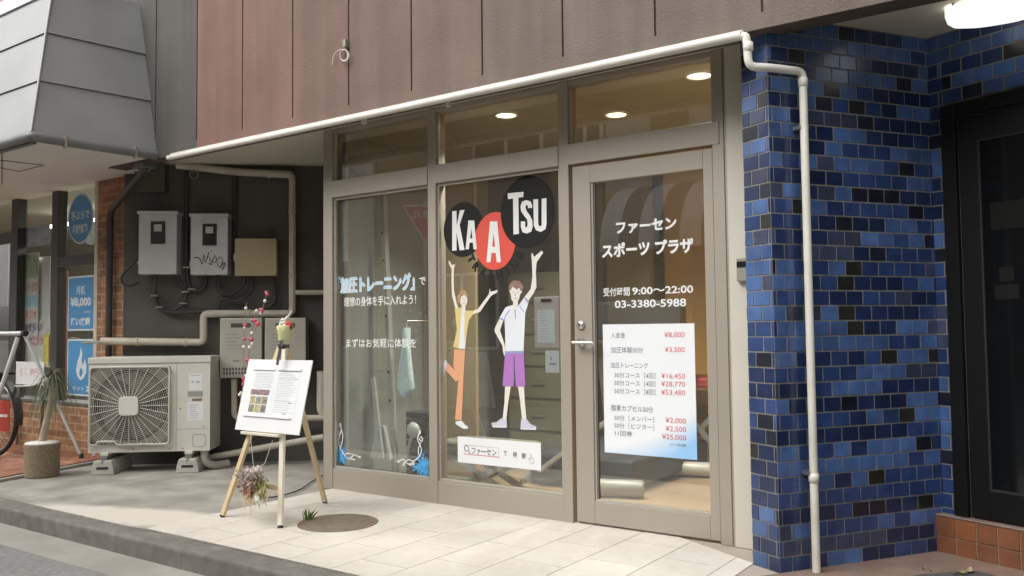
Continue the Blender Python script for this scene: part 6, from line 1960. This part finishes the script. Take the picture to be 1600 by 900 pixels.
b1 = opp('yellow_shop', 'yellow shop with a striped awning across the street, mirrored in the door glass', xa - .4, xb + 2.2, 5.4, 'oppgrey', [(xb + .2, 3.8, 1.2, 1.2)])
MB().box(xa - .38, xb + 2.18, YO + .001, YO + .03, .3, 3.1).build('shopfront_wall', 'oppyel', b1)
MB().box(xb - .9, xb + .1, YO + .031, YO + .06, .3, 2.3).build('shop_door', 'meterglass', b1)
lx0, lx1 = Rf(1018, 160, YO).x, Rf(1078, 160, YO).x
m = MB()
for k in range(14): m.obox(Vc((0, YO + .02, 3.7 + k * .1)), UX, (UZ * .9 + UY * .45).normalized(), UY, (lx0, lx1), (0, .1), (0, .015))
m.build('louvre', 'oppbrown', b1)
m = MB(); n_ = int((xb + 1.2 - xa) / .3)
for k in range(n_):
    for i in range(8):
        t0, t1 = math.pi / 2 * i / 8, math.pi / 2 * (i + 1) / 8
        P = lambda x, t: Vc((x, YO + .03 + .9 * math.sin(t), 2.15 + 1.0 * math.cos(t)))
        m.add([P(xa + k * .3, t0), P(xa + k * .3 + .3, t0), P(xa + k * .3 + .3, t1), P(xa + k * .3, t1)], [(0, 1, 2, 3)], k % 2, True)
m.build('striped_awning', ['stripe_w', 'stripe_g'], b1)
wl = Rf(745, 245, YO); wr2 = Rf(815, 215, YO)
opp('brown_house', 'brown house with white windows across the street, mirrored in the figure window', xa - 5.2, xa - .45, 4.9, 'oppbrown', [(wl.x, wl.z - .2, 1.3, 1.0), (wl.x + 1.9, wl.z - .2, .5, 1.0), (wl.x - 1.0, .8, 1.4, 1.2)])
opp('grey_house', 'grey house across the street, mirrored in the first window', xa - 12, xa - 5.3, 5.0, 'oppgrey', [(xa - 8, 3.4, 1.4, 1.1), (xa - 10.5, 3.4, 1.4, 1.1), (xa - 7.5, .8, 1.6, 1.6)])
opp('dark_house', 'dark narrow house farthest down the street on the other side', xa - 19, xa - 12.1, 5.2, 'oppbrown', [(xa - 15, 3.6, 1.4, 1.1)])
opp('pale_house', 'pale wide house across the street behind the camera', xb + 2.4, xb + 11, 4.9, 'oppgrey', [(xb + 4, 3.6, 1.4, 1.1), (xb + 7, 3.6, 1.4, 1.1)])
# stop sign mirrored in the first window
vd = ray(664, 343); vp = EYEP + vd * ((2 * YGL + 2.2) / vd.y)
sp_ = Vc((vp.x, 2 * YGL - vp.y, vp.z))
if sp_.y > -2.5: pass
ss = thing('stop_sign', 'red triangular stop sign on a pole, mirrored in the first window', 'traffic sign', (sp_.x, sp_.y, 0))
to = (Vc((-4.0, YGL, 0)) - Vc((sp_.x, sp_.y, 0))).normalized(); su = Vc((-to.y, to.x, 0))
def tri(k, o): return [sp_ + to * o + su * (x * k) + UZ * (z * k) for x, z in ((-.4, .26), (.4, .26), (.0, -.43))]
m = MB(); m.prism(tri(.92, 0), to * .004, 1); m.prism(tri(.82, .0045), to * .001, 0); m.build('plate', ['signred', 'white'], ss)
m = MB(); m.text('止まれ', sp_ + to * .008 - su * .2 + UZ * .02, su, UZ, .4, .14, 0, .03); m.build('lettering', 'white', ss)
m = MB(); m.tube([Vc((sp_.x, sp_.y, -.1)) - to * .04, sp_ - to * .04 + UZ * .3], .03, 10); m.build('pole', 'steel', ss)
# utility pole and wires behind the camera
up_ = thing('utility_pole', 'concrete utility pole across the street carrying overhead wires', 'utility pole', (-15, -2.0, 0))
m = MB(); m.tube([Vc((-15, -2.0, -.1)), Vc((-15, -2.0, 9))], [.16, .11], 14); m.build('shaft', 'gutterc', up_)
m = MB(); m.box(-15.05, -14.95, -2.9, -1.1, 8.2, 8.3); m.build('cross_arm', 'gearg', up_)
for k, (yy, zz) in enumerate(((-1.3, 5.4), (-1.7, 8.3), (-2.6, 8.3))):
    m = MB(); m.tube(spline([Vc((-15 if k else -20, yy, zz)), Vc((-5, yy, zz - .35)), Vc((8, yy, zz - .1))], 8), .014, 6)
    m.build('overhead_wire', 'conduit', None, label='black overhead wire along the far side of the street', cat='wire', group='overhead wires')
